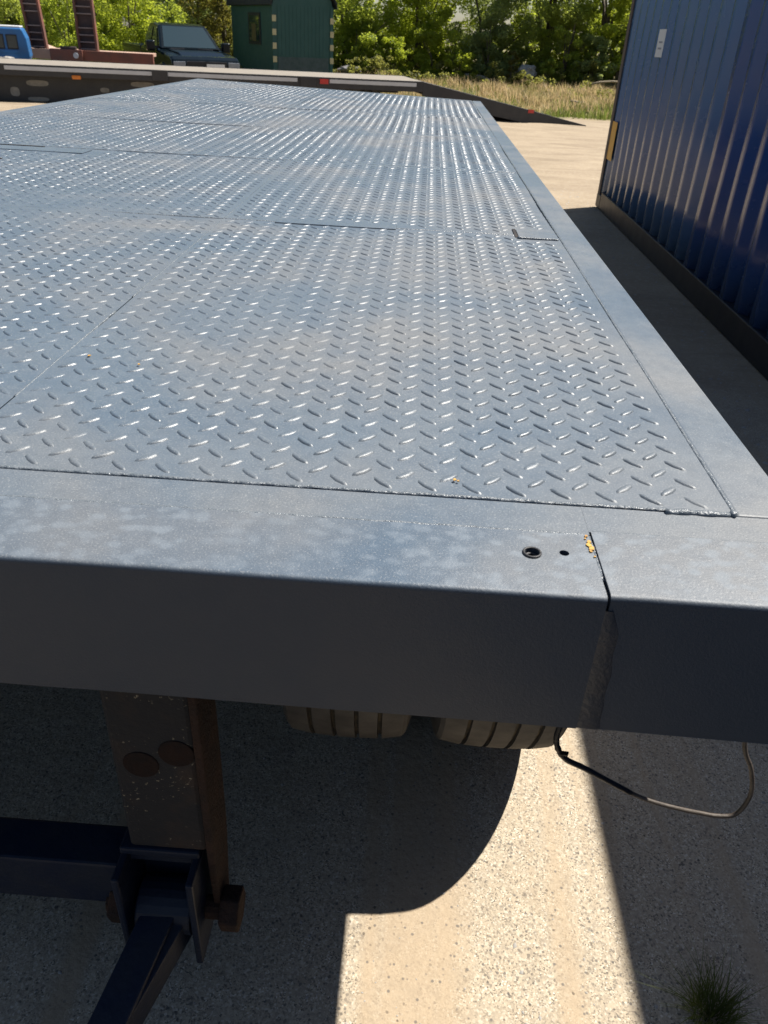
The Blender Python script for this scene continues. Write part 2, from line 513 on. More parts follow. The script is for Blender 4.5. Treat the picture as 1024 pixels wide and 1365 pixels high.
def ground():
    xs = np.concatenate([np.linspace(-400, -40, 8), np.linspace(-30, -4, 27), np.linspace(-3, 3, 61), np.linspace(4, 30, 27), np.linspace(40, 400, 8)])
    ys = np.concatenate([np.linspace(-300, -20, 6), np.linspace(-10, -1, 10), np.linspace(0, 3, 40), np.linspace(3.1, 30, 150), np.linspace(30.5, 60, 50), np.linspace(80, 600, 8)])
    V = []
    for y in ys:
        for x in xs:
            z = gz(y)
            if y > 4 and abs(x) < 40 and y < 60:
                k = min(1, (y - 4) / 6)
                if 1.3 < x < 4.6 and y < 9: k = 0
                z += k * (.06 * mnoise.noise((x * .25, y * .9, 0)) + .05 * mnoise.noise((x * .5, y * 2.6, 4)))
            V.append((x, y, z))
    nx = len(xs)
    Fc = [(j * nx + i, j * nx + i + 1, (j + 1) * nx + i + 1, (j + 1) * nx + i) for j in range(len(ys) - 1) for i in range(nx - 1)]
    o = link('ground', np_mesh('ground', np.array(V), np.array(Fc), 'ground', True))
    o['kind'] = 'structure'
    o['label'] = 'pale concrete and sandy yard with dry turf beyond'
ground()

# loose grit and pebbles lying on the concrete
def grit():
    ico = [(0, 0, .6), (1, 0, 0), (0, 1, 0), (-1, 0, 0), (0, -1, 0), (0, 0, -.3)]
    fc = [(0, 1, 2), (0, 2, 3), (0, 3, 4), (0, 4, 1)]
    V, Fc = [], []
    for i in range(5200):
        x = rng.uniform(-1.1, 1.5) if i < 2000 else rng.uniform(.3, 1.66)
        y = rng.uniform(.2, 2.4) if i < 2000 else rng.uniform(2.2, 9)
        s = float(np.clip(rng.lognormal(-6.25, .5), .0009, .006)) * (1 if y < 2.4 else 2.2)
        a = rng.uniform(0, 6.3)
        k = len(V)
        for p in ico:
            q = (p[0] * math.cos(a) - p[1] * math.sin(a) * .7, p[0] * math.sin(a) + p[1] * math.cos(a) * .7)
            V.append((x + q[0] * s * rng.uniform(.7, 1.2), y + q[1] * s * rng.uniform(.7, 1.2), gz(y) + p[2] * s + .0004))
        Fc += [tuple(j + k for j in f) for f in fc]
    o = link('loose_grit', np_mesh('loose_grit', np.array(V), np.array(Fc), 'stone'))
    o['kind'] = 'stuff'
    o['label'] = 'scattered fine grit and pebbles on the concrete'
    o['category'] = 'grit'
grit()

# ------------------------------------------------------------------ the near trailer
H = 0.900
XL, XR, YN = -2.13, 0.41, 0.528
PX0, PX1, PY0 = -2.06, 0.341, 0.682
XJ = .183
def yfar(x):
    return 6.92 + (XR - x) * .40
T = thing('flatbed_trailer', 'large slate-grey flatbed trailer with raised tread-plate deck filling the foreground', 'trailer', (-.86, .6, 0))

def warp(x, y):
    return .0036 * mnoise.noise((x * 1.5, y * 1.6, 1.0)) + .0014 * mnoise.noise((x * 5, y * 4, 7.0))

rows = [PY0, 1.98, 3.06, 4.15, 5.30, None]
cols_near = [PX0, -1.27, -.49, PX1]
cols_far = [PX0, -.86, PX1]
plates = []
for j in range(len(rows) - 1):
    cc = cols_near if j < 2 else cols_far
    for i in range(len(cc) - 1):
        x0, x1 = cc[i] + .0015, cc[i + 1] - .0015
        y0 = rows[j] + .0015
        dz = rng.uniform(-.0006, .0006)
        tx, ty = rng.uniform(-.0010, .0010, 2)
        nx, ny = 16, 20
        V, Fc = [], []
        top = lambda x, y, x0=x0, y0=y0, dz=dz, tx=tx, ty=ty: H - .001 + dz + warp(x, y) + tx * (x - x0) + ty * (y - y0) * .5
        for b in range(ny + 1):
            for a in range(nx + 1):
                x = x0 + (x1 - x0) * a / nx
                y1 = (rows[j + 1] - .0015) if rows[j + 1] else yfar(x) - .08
                y = y0 + (y1 - y0) * b / ny
                V.append((x, y, top(x, y)))
        n1 = nx + 1
        Fc = [(b * n1 + a, b * n1 + a + 1, (b + 1) * n1 + a + 1, (b + 1) * n1 + a) for b in range(ny) for a in range(nx)]
        rim = [a for a in range(n1)] + [b * n1 + nx for b in range(1, ny + 1)] + [ny * n1 + a for a in range(nx - 1, -1, -1)] + [b * n1 for b in range(ny - 1, 0, -1)]
        k = len(V)
        m_ = len(rim)
        V += [V[q] for q in rim] + [(V[q][0], V[q][1], H - .010) for q in rim]
        for q in range(m_):
            w = (q + 1) % m_
            Fc.append((k + q, k + m_ + q, k + m_ + w, k + w))
        o = link('deck_plate', np_mesh('deck_plate', np.array(V), np.array(Fc), 'deck', True), T)
        plates.append((o, x0, x1, y0, rows[j + 1], top))

# raised lozenges of the tread plate
PXX, PYY = .047, .041
def lozenge_verts(sign):
    L, Wd = .0152, .0053
    out = []
    n = 8
    rings = ((1.0, 1.0, -.0006), (.88, .68, .0012), (.66, .32, .0020))
    c45 = math.sqrt(.5)
    for sl, sw, z in rings:
        for i in range(n):
            a = 2 * math.pi * i / n
            u, v = math.cos(a), math.sin(a)
            lx, wy = L * u * sl, Wd * v * sw
            out.append((c45 * (lx - sign * wy), c45 * (sign * lx + wy), z))
    f = []
    for r in range(2):
        for i in range(n):
            f.append((r * n + i, r * n + (i + 1) % n, (r + 1) * n + (i + 1) % n, (r + 1) * n + i))
    f += [(16, 17, 18, 23), (23, 18, 19, 22), (22, 19, 20, 21)]
    return np.array(out), np.array(f)
LV = {s: lozenge_verts(s) for s in (1, -1)}
cand = []
# flat patches: the corner cover plate, the recessed panel by the left slots, smooth weld zones
def blocked(x, y):
    if .222 < x < .35 and 1.93 < y < 2.065: return True
    if -1.78 < x < -1.17 and 2.90 < y < 3.06: return True
    if -.40 < x < -.02 and 1.955 < y < 2.03: return True
    return False
for pi, (o, x0, x1, y0, y1, top) in enumerate(plates):
    ox, oy = ((.025 - PXX / 2, .765), (.025 + rng.uniform(-.006, .006), .765 + rng.uniform(-.01, .01)))[pi != 2]
    i0, i1 = int((x0 - ox) / PXX) - 2, int((x1 - ox) / PXX) + 2
    for typ in (-1, 1):
        sx, sy = (0, 0) if typ == 1 else (PXX / 2, PYY / 2)
        for i in range(i0, i1 + 1):
            x = ox + i * PXX + sx
            if not (x0 + (.004 if x0 > -2 else .013) < x < x1 - (.004 if x1 < .3 else .013)): continue
            yend = y1 if y1 else yfar(x) - .08
            for j in range(int((y0 - oy) / PYY) - 2, int((yend - oy) / PYY) + 2):
                y = oy + j * PYY + sy
                if not (y0 + (.014 if y0 < 1 else .024) < y < yend - .020) or blocked(x, y): continue
                cand.append((x, y, top(x, y), typ, pi))
def wear(x, y):
    n = mnoise.noise((x * 2.1, y * 1.7, 11)) + .6 * mnoise.noise((x * 9, y * 8, 3))
    return float(np.clip(.90 - .40 * n, .50, 1.1)) * rng.uniform(.72, 1.12)
def seen_size(c):
    u, v, w = project(c[0], c[1], c[2])
    return 1 / w if (0 < u < 1024 and 0 < v < 1365) else -1 / w
cand.sort(key=seen_size, reverse=True)
LM = {}
for s in (1, -1):
    LM[s] = np_mesh('lozenge', LV[s][0], LV[s][1], 'lozenge', True)
for (x, y, z, typ, pi) in cand[:300]:
    o = link('lozenge', LM[typ], plates[pi][0])
    o.location = (x, y, z)
    o.scale = (1, 1, wear(x, y))
VV, FF, k = [], [], 0
for (x, y, z, typ, pi) in cand[300:]:
    V, f = LV[typ]
    VV.append(V * np.array([1, 1, wear(x, y)]) + np.array([x, y, z]))
    FF.append(f + k)
    k += len(V)
o = link('tread_relief', np_mesh('tread_relief', np.concatenate(VV), np.concatenate(FF), 'lozenge', True), T)
o['kind'] = 'stuff'
o['label'] = 'thousands of raised lozenges on the far deck plates'

# deck under-skin, side rails, beams
G().prism([(XL + .02, YN + .02, H - .0115), (XR - .02, YN + .02, H - .0115), (XR - .02, yfar(XR) - .02, H - .0115), (XL + .02, yfar(XL) - .02, H - .0115)], (0, 0, -.006)).build('deck_underside', 'under', T)
G().box(PX1 + .0005, XR, PY0 - .0004, yfar(XR), H - .042, H + .0004).box(PX1 + .0005, XR, .633, PY0 - .0005, H - .155, H - .0125).build('side_rail', 'deck', T, bevel=.004, seg=3)
G().box(XL, PX0 - .0005, .633, yfar(XL), H - .042, H + .0004).build('side_rail', 'deck', T, bevel=.004, seg=3)
G().prism([(PX0, yfar(PX0) - .078, H - .15), (PX1, yfar(PX1) - .078, H - .15), (PX1, yfar(PX1), H - .15), (PX0, yfar(PX0), H - .15)], (0, 0, .15)).build('end_beam', 'deck', T, bevel=.004)
G().box(PX0, XJ, .6285, PY0 - .001, H - .012, H - .0004).box(XJ, XR - .0005, .6333, PY0 - .001, H - .012, H - .0002).build('border_strip', 'deck', T)

def bool_cut(o, cutters):
    for c in cutters:
        m = o.modifiers.new('cut', 'BOOLEAN')
        m.operation = 'DIFFERENCE'
        m.object = c
        m.solver = 'EXACT'
    dg = bpy.context.evaluated_depsgraph_get()
    me = bpy.data.meshes.new_from_object(o.evaluated_get(dg))
    o.modifiers.clear()
    o.data = me
    for c in cutters:
        bpy.data.objects.remove(c)

# front beam: bottom edge a little lower to the right, as in the photo
def front_piece(name, xa, xb, za, zb, ztop, ya, yb, holes=(), seg=40):
    g = G()
    prof = []
    pts = []
    for i in range(seg + 1):
        x = xa + (xb - xa) * i / seg
        zb_ = za + (zb - za) * i / seg
        w = .0012 * mnoise.noise((x * 6, 2, 1)) + .0006 * mnoise.noise((x * 30, 5, 1))
        r = .0055
        ring = [(x, yb, zb_), (x, ya + w, zb_)]
        for q in range(6):
            a = math.pi / 2 * q / 5
            ring.append((x, ya + w + r - r * math.cos(a), ztop - r + r * math.sin(a)))
        ring.append((x, yb, ztop + .3 * w))
        pts.append(ring)
    n = len(pts[0])
    g.v = [p for ring in pts for p in ring]
    for i in range(seg):
        for q in range(n):
            g.f.append((i * n + q, i * n + (q + 1) % n, (i + 1) * n + (q + 1) % n, (i + 1) * n + q))
    g.f += [tuple(range(n)), tuple(seg * n + q for q in range(n - 1, -1, -1))]
    o = g.build(name, 'beam', T)
    if holes:
        cs = []
        for hx, hy, hr in holes:
            cs.append(G().cyl((hx, hy, H - .06), (hx, hy, H + .05), hr, 20).build('cutter', 'beam'))
        bpy.context.view_layer.update()
        bool_cut(o, cs)
    for p in o.data.polygons:
        p.use_smooth = True
    o.data.set_sharp_from_angle(angle=math.radians(35))
    return o
front_piece('front_beam', XL, XJ - .0014, .762, .742, H, YN, .6280, ((.123, .590, .0066), (.1535, .594, .0046)))
front_piece('corner_beam', XJ + .0014, XR + .0005, .742, .737, H + .0015, YN + .001, .6325, (), 14)

# ring of the threaded boss standing in the larger hole
g = G()
ring = [(.123 + .0078 * math.cos(a), .590 + .0078 * math.sin(a), H + .0008) for a in np.linspace(0, 2 * math.pi, 25)]
g.tube(ring, .0013, 6)
ring = [(.123 + .0056 * math.cos(a), .590 + .0056 * math.sin(a), H - .0042) for a in np.linspace(0, 2 * math.pi, 25)]
g.tube(ring, .0016, 6)
g.build('threaded_boss', 'black_steel', T, True, label='dark threaded hole with a worn rim in the front beam')

# weld beads
def bead(pts, r, parent=T, name='weld_bead', lumps=.5, mat='weld', step=.006):
    P = [Vector(p) for p in pts]
    out, rr = [], []
    for a, b in zip(P[:-1], P[1:]):
        n = max(2, int((b - a).length / step))
        for i in range(n):
            p = a.lerp(b, i / n)
            q = (p.x * 60, p.y * 60, 3.1)
            out.append(p + Vector((mnoise.noise(q), mnoise.noise((q[1], q[0], 9)), .25 * mnoise.noise((q[0], 5, q[1])))) * r * .55)
            rr.append(r * (1 + lumps * mnoise.noise((p.x * 140, p.y * 140, 8))))
    return G().tube(out, r, 6, rr).build(name, mat, parent, True)
bead([(PX0, PY0 - .001, H - .0012), (PX1, PY0 + .004, H - .0012)], .0027)
bead([(PX0, .628, H - .0016), (XJ, .629, H - .0016)], .0021)
bead([(XJ + .003, .6335, H - .001), (XR - .004, .6335, H - .001)], .0019)
bead([(PX1 + .001, PY0, H - .0014), (PX1 + .0015, yfar(PX1) - .09, H - .0014)], .0026, step=.009)
bead([(PX0 - .001, PY0, H - .0014), (PX0 - .001, yfar(PX0) - .09, H - .0014)], .0026, step=.02)
bead([(-.490, .86, H - .0012), (-.490, 1.22, H - .0012)], .0018)
bead([(-.490, 1.30, H - .0022), (-.490, 3.05, H - .0022)], .0018)
bead([(-.860, 3.07, H - .0022), (-.860, 7.2, H - .0022)], .0018, step=.02)
bead([(-1.27, .70, H - .0022), (-1.27, 3.05, H - .0022)], .0018, step=.012)
for yy in (1.98, 3.06, 4.15, 5.30):
    bead([(PX0, yy, H - .0030), (PX1, yy, H - .0030)], .0034, step=.012)
bead([(PX1 - .004, PY0 + .004, H + .0004), (PX1 + .008, PY0 - .004, H + .0008)], .0045)
bead([(.27, PY0 - .001, H), (PX1, PY0 + .001, H)], .0036)
bead([(XJ - .0005, .627, H - .0026), (XJ + .0006, YN + .022, H - .0030)], .0026)
# smeared filler down the butt joint of the front face
g = G()
N = 26
for i in range(N + 1):
    z = .887 - (.887 - .743) * i / N
    xc = XJ + .003 + .016 * i / N * .6
    wl = xc - .1765 + .0016 * mnoise.noise((z * 50, 1, 2))
    wr = .0105 + .0025 * mnoise.noise((z * 40, 4, 2)) + .004 * (1 - i / N)
    tp_ = min(1, .25 + i / 6)
    wr *= tp_
    y = YN - .0004
    g.v += [(xc - wl, YN + .0006, z), (xc - wl * .6, y, z), (xc + wr * .5, y - .0006, z), (xc + wr, YN + .0025, z)]
for i in range(N):
    g.f += [(i * 4 + q, i * 4 + q + 1, i * 4 + q + 5, i * 4 + q + 4) for q in range(3)]
M['filler'] = simple('painted_filler', (.066, .063, .062), .5, 0, .25, 40, (.050, .053, .060), .4, 160)
g.build('corner_weld', 'filler', T, True, label='smeared vertical weld on the shaded front face')
# ochre paint left in the joint
def flake(x, y, z, r, name='paint_flake', mat='ochre'):
    n = 9
    pts = []
    for i in range(n):
        a = 2 * math.pi * i / n
        q = r * rng.uniform(.55, 1.15)
        pts.append((x + q * math.cos(a) * .8, y + q * math.sin(a), z))
    G().prism(pts, (0, 0, .0009)).build(name, mat, T)
for x, y, r in ((.1785, .6245, .0022), (.1770, .6200, .0016), (.1800, .6150, .0030), (.1785, .6090, .0044), (.1800, .6035, .0040), (.1790, .5985, .0022), (.1810, .5900, .0014)):
    flake(x, y, H + .0003, r)
for x, y, r in ((.0545, .7165, .0026), (.0580, .7145, .0018), (-.452, 1.005, .003), (-.375, .985, .0028)):
    flake(x, y, H + .0016, r)

# flush cover at the plate corner, with its open slot on two sides
G().box(.240, .336, 1.945, 2.036, H - .004, H + .0018).build('cover_plate', 'deck', T, bevel=.001)
G().box(.232, .240, 1.955, 2.05, H - .006, H + .0003).build('cover_slot', 'under', T)
bead([(.236, 1.944, H + .0006), (PX1, 1.942, H + .0006)], .0034)
# two long slots of the folding lashing pocket at the left
G().box(-1.72, -1.22, 2.925, 3.02, H - .003, H + .0016).build('pocket_cover', 'deck', T, bevel=.002)
for y in (2.71, 3.035):
    G().box(-1.78, -1.405, y - .006, y + .006, H - .004, H + .0022).build('pocket_slot', 'under', T)
G().box(-.36, -.06, 1.962, 2.018, H - .003, H + .0012).build('patch_plate', 'deck', T, bevel=.002)

# underframe
for x in (-1.30, -.42):
    g = G()
    g.box(x - .006, x + .006, .72, 6.8, .60, .875)
    g.box(x - .06, x + .06, .72, 6.8, .862, .880)
    g.box(x - .06, x + .06, .72, 6.8, .588, .602)
    g.build('chassis_rail', 'under', T)
for y in (.95, 1.75, 2.6, 3.45, 4.3, 5.15, 6.0):
    G().box(XL + .08, XR - .08, y - .03, y + .03, .80, .879).build('cross_member', 'under', T)
g = G()
g.raw([], [])
ringp = [(-.86 + .48 * math.cos(a), 1.30 + .48 * math.sin(a), .575) for a in np.linspace(0, 2 * math.pi, 33)]
g.tube(ringp, .03, 6)
g.build('turntable_ring', 'under', T, True)
g = G()
for x in (-1.26, -.46):
    g.box(x - .04, x + .04, .92, 1.85, .46, .545)
for y in (.96, 1.33, 1.80):
    g.box(-1.30, -.42, y - .035, y + .035, .45, .543)
g.build('turntable_frame', 'under', T)

# wheels
TR = .40
def tyre_prof(w=.250):
    h = w / 2
    P = [(-h * .80, .215), (-h * .98, .27), (-h, .315), (-h * .97, .355), (-h * .90, .383), (-h * .84, .391)]
    tw = h * .84
    ng = 4
    xs = np.linspace(-tw, tw, ng + 2)
    prev = None
    for i in range(1, ng + 1):
        x = xs[i]
        e = .009 * (1 - (x / h) ** 2) * .9
        zt = .3915 + e
        P += [(x - .0042, zt), (x - .0036, zt - .012), (x + .0036, zt - .012), (x + .0042, zt)]
    P += [(h * .84, .391), (h * .90, .383), (h * .97, .355), (h, .315), (h * .98, .27), (h * .80, .215)]
    return P
def make_wheel(x, y, z):
    rim = G()
    rim.lathe([(-.10, .222), (-.105, .232), (-.085, .205), (.03, .195), (.05, .12), (.055, .05), (.09, .045), (.09, .0)], (0, 0, 0), 32)
    rim.lathe([(.105, .232), (.10, .222), (.085, .205), (.03, .195)], (0, 0, 0), 32)
    me = rim.mesh('wheel', 'rim', False)
    wheel = link('wheel', me, T)
    wheel.location = (x, y, z)
    me = G().lathe(tyre_prof(), (0, 0, 0), 72).mesh('tyre', 'tyre', False)
    ty = link('tyre', me, wheel)
    # dirt packed in the grooves
    g = G()
    tw = .125 * .84
    for xx in np.linspace(-tw, tw, 6)[1:-1]:
        e = .009 * (1 - (xx / .125) ** 2) * .9
        g.lathe([(xx - .0034, .3915 + e - .009), (xx + .0034, .3915 + e - .009)], (0, 0, 0), 72)
    gr = link('groove_dirt', g.mesh('groove_dirt', 'groove'), wheel)
    return wheel
w0 = make_wheel(.208, 1.335, TR)
def copy_part(o, loc):
    c = o.copy()
    COL.objects.link(c)
    c.location = loc
    for ch in o.children:
        d = ch.copy()
        COL.objects.link(d)
        d.parent = c
    return c
for x, y in ((-.077, 1.335), (-1.643, 1.335), (-1.928, 1.335), (.208, 5.4), (-.077, 5.4), (-1.643, 5.4), (-1.928, 5.4)):
    copy_part(w0, (x, y, TR))
for y in (1.335, 5.4):
    G().cyl((-1.92, y, TR), (.20, y, TR), .055, 14).build('axle', 'under', T, True)

# drawbar hinge hanging below the front beam, and its mirrored twin
def hinge(mx, first):
    f = (lambda x: x) if mx is None else (lambda x: 2 * mx - x)
    def B(x0, x1, *r):
        a, b = sorted((f(x0), f(x1)))
        return G().box(a, b, *r)
    B(-.326, -.2240, .604, .662, .385, .862).build('hinge_post', 'rusty_post', T, bevel=.006)
    pts = [(.598, .80), (.668, .80), (.668, .50), (.664, .36), (.645, .235), (.625, .222), (.604, .232), (.598, .36)]
    a, b = f(-.2232), f(-.2130)
    G().prism([(a, y, z) for y, z in pts], (b - a, 0, 0)).build('hinge_flange', 'rust', T, bevel=.002, label='rust-brown side plate of the drawbar hinge post')
    # two round caps of bolts on the post
    for x, z in ((-.291, .548), (-.246, .572)):
        G().cyl((f(x), .606, z), (f(x), .6025, z), .022, 18).build('bolt_head', 'rust_spot', T, bevel=.001)
    g = B(-.340, -.330, .562, .664, .190, .372)
    g.v += B(-.2440, -.2340, .562, .664, .190, .372).v
    g.f += [tuple(i + 8 for i in q) for q in g.f[:6]]
    q = B(-.330, -.244, .604, .664, .356, .372)
    k = len(g.v)
    g.v += q.v
    g.f += [tuple(i + k for i in w) for w in q.f]
    q = B(-.330, -.244, .640, .664, .200, .356)
    k = len(g.v)
    g.v += q.v
    g.f += [tuple(i + k for i in w) for w in q.f]
    q = B(-.340, -.234, .600, .664, .372, .3845)
    k = len(g.v)
    g.v += q.v
    g.f += [tuple(i + k for i in w) for w in q.f]
    g.build('clevis', 'navy', T, bevel=.003)
    py, pz = .606, .258
    G().cyl((f(-.372), py, pz), (f(-.196), py, pz), .016, 14).build('hinge_pin', 'rust', T)
    for xa, xb in ((-.366, -.3405), (-.2125, -.186)):
        G().cyl((f(xa), py, pz), (f(xb), py, pz), .031, 6).build('pin_nut', 'rust', T, bevel=.003)
    arm = G()
    arm.cyl((f(-.325), py, pz), (f(-.249), py, pz), .037, 22)
    dx = -.475
    A = Vector((f(-.2890), py - .006, pz - .004))
    sgn = 1 if mx is None else -1
    Bp = Vector((-.86 + sgn * .33, -.62, .075))
    arm.bar(A, Bp, .047, .054)
    d = (Bp - A).normalized()
    s = d.cross(Vector((0, 0, 1))).normalized() * (-sgn)
    # gusset between the bush and the arm
    p0 = Vector((f(-.2500), py - .012, pz + .012))
    p1 = A + d * .150 + s * .0220 + Vector((0, 0, .020))
    p2 = A + d * .010 + s * .015 + Vector((0, 0, .020))
    arm.prism([p0, p1, p2], (0, 0, -.05))
    arm.build('drawbar_arm', 'navy', T, bevel=.0025)
    e = d.cross(Vector((0, 0, 1))).normalized() * .0
hinge(None, True)
hinge(-.86, False)
G().box(-1.379, -.3405, .600, .662, .257, .345).build('hinge_bar', 'navy', T, bevel=.004)
G().bar((-.50, -.645, .075), (-1.22, -.645, .075), .05, .055).build('drawbar_crosspiece', 'navy', T, bevel=.0025)
ringp = [(-.86 + .045 * math.cos(a), -.72 + .045 * math.sin(a), .075) for a in np.linspace(0, 2 * math.pi, 25)]
G().tube(ringp, .02, 8).build('drawbar_eye', 'navy', T, True)

# loose cable hanging below the corner
def smooth_path(P, n=6):
    P = [Vector(p) for p in P]
    out = []
    for i in range(len(P) - 1):
        p0, p1, p2, p3 = P[max(i - 1, 0)], P[i], P[i + 1], P[min(i + 2, len(P) - 1)]
        for k in range(n):
            t = k / n
            out.append(.5 * ((2 * p1) + (p2 - p0) * t + (2 * p0 - 5 * p1 + 4 * p2 - p3) * t * t + (3 * p1 - p0 - 3 * p2 + p3) * t ** 3))
    out.append(P[-1])
    return out
wire = [(.199, .62, .76), (.193, .605, .685), (.188, .60, .648), (.200, .598, .621), (.227, .598, .605), (.267, .60, .579), (.297, .602, .560), (.320, .60, .553), (.343, .598, .549), (.372, .60, .541), (.398, .60, .538), (.416, .60, .545), (.4225, .601, .578), (.413, .603, .616), (.394, .606, .660), (.385, .61, .76)]
wp = smooth_path(wire)
cab = G().tube(wp, .0026, 8).build('cable', 'cable', T, True, label='weathered loose cable looping below the trailer corner')
tp = wp[:6 * 6 - 1]
G().tube(tp, .0034, 8, [.0034 + .0006 * mnoise.noise((i * .9, 2, 1)) for i in range(len(tp))]).build('tape_wrap', 'tape', cab, True)
# ragged end of tape
G().bar((.196, .597, .628), (.203, .594, .631), .006, .002).build('tape_end', 'tape', cab)

# ------------------------------------------------------------------ blue shipping container
CXF, CY1, CL, CH = 1.68, 8.0, 12.19, 2.38
CN = thing('shipping_container', 'deep blue corrugated shipping container standing beside the trailer', 'container', (2.9, 1.9, 0))
CY0 = CY1 - CL
def corrugated(y0, y1, mat, x=CXF, sgn=1, z0=.14, z1=2.30, name='side_panel'):
    """outer skin with trapezoid corrugations, depth along +x"""
    p, dp = .235, .036
    seq = [(0, 0), (.075, 0), (.118, dp), (.192, dp)]
    pts = []
    y = y1
    while y > y0 + 1e-6:
        for a, d in seq:
            if y - a > y0:
                pts.append((x + sgn * (d + .012), y - a))
        y -= p
    pts.append((x + sgn * .012, y0))
    V, Fc = [], []
    nz = 7
    for i, (px, py) in enumerate(pts):
        for k in range(nz + 1):
            z = z0 + (z1 - z0) * k / nz
            dent = .008 * mnoise.noise((py * .9, z * 1.1, 3)) + .003 * mnoise.noise((py * 5, z * 3, 3))
            V.append((px + dent, py, z))
    m = nz + 1
    for i in range(len(pts) - 1):
        for k in range(nz):
            Fc.append((i * m + k, i * m + k + 1, (i + 1) * m + k + 1, (i + 1) * m + k))
    o = link(name, np_mesh(name, np.array(V), np.array(Fc), mat), CN)
    sd = o.modifiers.new('thickness', 'SOLIDIFY')
    sd.thickness = .002
    sd.offset = 0
    return o
YS = 8.0 - .10 - .235 * 12
o = corrugated(YS, CY1 - .10, 'cont_far'); o['label'] = 'greyer blue corrugated panel at the far end'
o = corrugated(CY0 + .10, YS, 'cont_near'); o['label'] = 'dark saturated blue corrugated panel'
corrugated(CY0 + .10, CY1 - .10, 'cont_near', CXF + 2.438, -1)
for x0 in (CXF, CXF + 2.438 - .11):
    for y0, y1 in ((CY1 - .10, CY1), (CY0, CY0 + .10)):
        G().box(x0, x0 + .11, y0, y1, .11, CH - .11).build('corner_post', 'post_brown', CN, bevel=.006)
        for z in (0, CH - .118):
            G().box(x0 - .003, x0 + .159, (y0 - .078 if y1 == CY1 else y0 - .003), (y1 + .003 if y1 == CY1 else y1 + .078), z, z + .118).build('corner_casting', 'rail_dark', CN, bevel=.008)
for x0 in (CXF, CXF + 2.438 - .07):
    G().box(x0, x0 + .07, CY0 + .18, CY1 - .18, .004, .15).build('bottom_rail', 'rail_dark', CN, bevel=.006)
    G().box(x0, x0 + .06, CY0 + .18, CY1 - .18, 2.29, CH - .005).build('top_rail', 'cont_near', CN, bevel=.006)
G().box(CXF + .05, CXF + 2.39, CY0 + .05, CY1 - .05, CH - .03, CH - .010).build('roof', 'cont_near', CN)
G().box(CXF + .11, CXF + 2.33, CY1 - .06, CY1 - .03, .12, CH - .03).build('end_wall', 'cont_near', CN)
G().box(CXF + .11, CXF + 2.33, CY0 + .03, CY0 + .06, .12, CH - .03).build('end_wall', 'cont_near', CN)
G().box(CXF + .05, CXF + 2.39, CY0 + .06, CY1 - .06, .13, .16).build('floor', 'rail_dark', CN)
lb = G().box(CXF + .006, CXF + .008, 6.665, 6.865, 1.262, 1.440).build('white_label', 'label_white', CN, label='small white paper label on the blue wall')
for z in (1.312, 1.352):
    G().box(CXF + .0048, CXF + .0058, 6.715, 6.815, z, z + .012).build('printed_line', 'label_ink', lb)
G().box(CXF + .004, CXF + .006, 7.70, 7.90, .43, .745).build('yellow_label', 'label_yellow', CN, label='faded yellow sticker beside the far corner post')

# ------------------------------------------------------------------ low-loader parked across the yard
FT_O = Vector((3.66, 20.0, 0))
FD = Vector((-.978, -.208, 0)).normalized()
FN = Vector((FD.y, -FD.x, 0))      # towards the camera
if FN.y > 0: FN = -FN
FT = thing('low_loader', 'low black flatbed trailer with a sloping tail ramp parked across the yard', 'trailer', FT_O + FD * 8 + Vector((0, 0, -.2)))
def fp(s, n, z):
    return FT_O + FD * s + FN * n + Vector((0, 0, z))
S1 = 3.9                              # deck starts where the tail ramp ends
DZ = .505
def fbox(s0, s1, n0, n1, z0, z1):
    return G().prism([fp(s0, n0, z0), fp(s1, n0, z0), fp(s1, n1, z0), fp(s0, n1, z0)], (0, 0, z1 - z0))
fbox(S1, 15.5, -2.5, 0, DZ - .05, DZ).build('deck', 'grey_deck', FT, bevel=.006)
fbox(S1, 15.5, -.06, .02, DZ - .20, DZ + .004).build('side_rail', 'black_steel', FT, bevel=.006)
fbox(S1, 15.5, -2.54, -2.46, DZ - .20, DZ + .004).build('side_rail', 'black_steel', FT, bevel=.006)
for s0, s1 in ((9.62, 12.52), (6.64, 9.34), (4.05, 5.95)):
    fbox(s0, s1, .021, .032, DZ - .100, DZ - .030).build('reflective_strip', 'strip', FT)
for s in (9.48, 6.42):
    fbox(s - .16, s + .16, .02, .07, DZ - .19, DZ + .008).build('stake_pocket', 'black_steel', FT, bevel=.01)
fbox(5.98, 6.16, .021, .055, DZ - .12, DZ - .03).build('red_reflector', 'red', FT)
fbox(11.06, 11.24, .021, .06, DZ - .225, DZ - .15).build('marker_lamp', 'amber', FT, bevel=.02)
# side plate; pale ovals painted in for sunlit ground behind its openings
fbox(5.3, 15.5, -.30, -.28, -.17, DZ - .2).build('side_plate', 'black_steel', FT)
for s_, z, rs, rz in ((12.00, .165, .22, .055), (12.47, -.005, .09, .085), (12.03, -.13, .21, .040), (10.67, .085, .09, .045), (9.89, .215, .24, .050)):
    poly = [fp(s_ + rs * math.copysign(abs(math.cos(a)) ** .7, math.cos(a)), -.279, z + rz * math.copysign(abs(math.sin(a)) ** .7, math.sin(a))) for a in np.linspace(0, 2 * math.pi, 20)[:-1]]
    G().prism(poly, FN * .006).build('pale_oval', 'lit_oval', FT)
for n in (-.9, -1.7):
    fbox(S1 + .4, 15.3, n - .05, n + .05, DZ - .28, DZ - .06).build('chassis_rail', 'black_steel', FT)
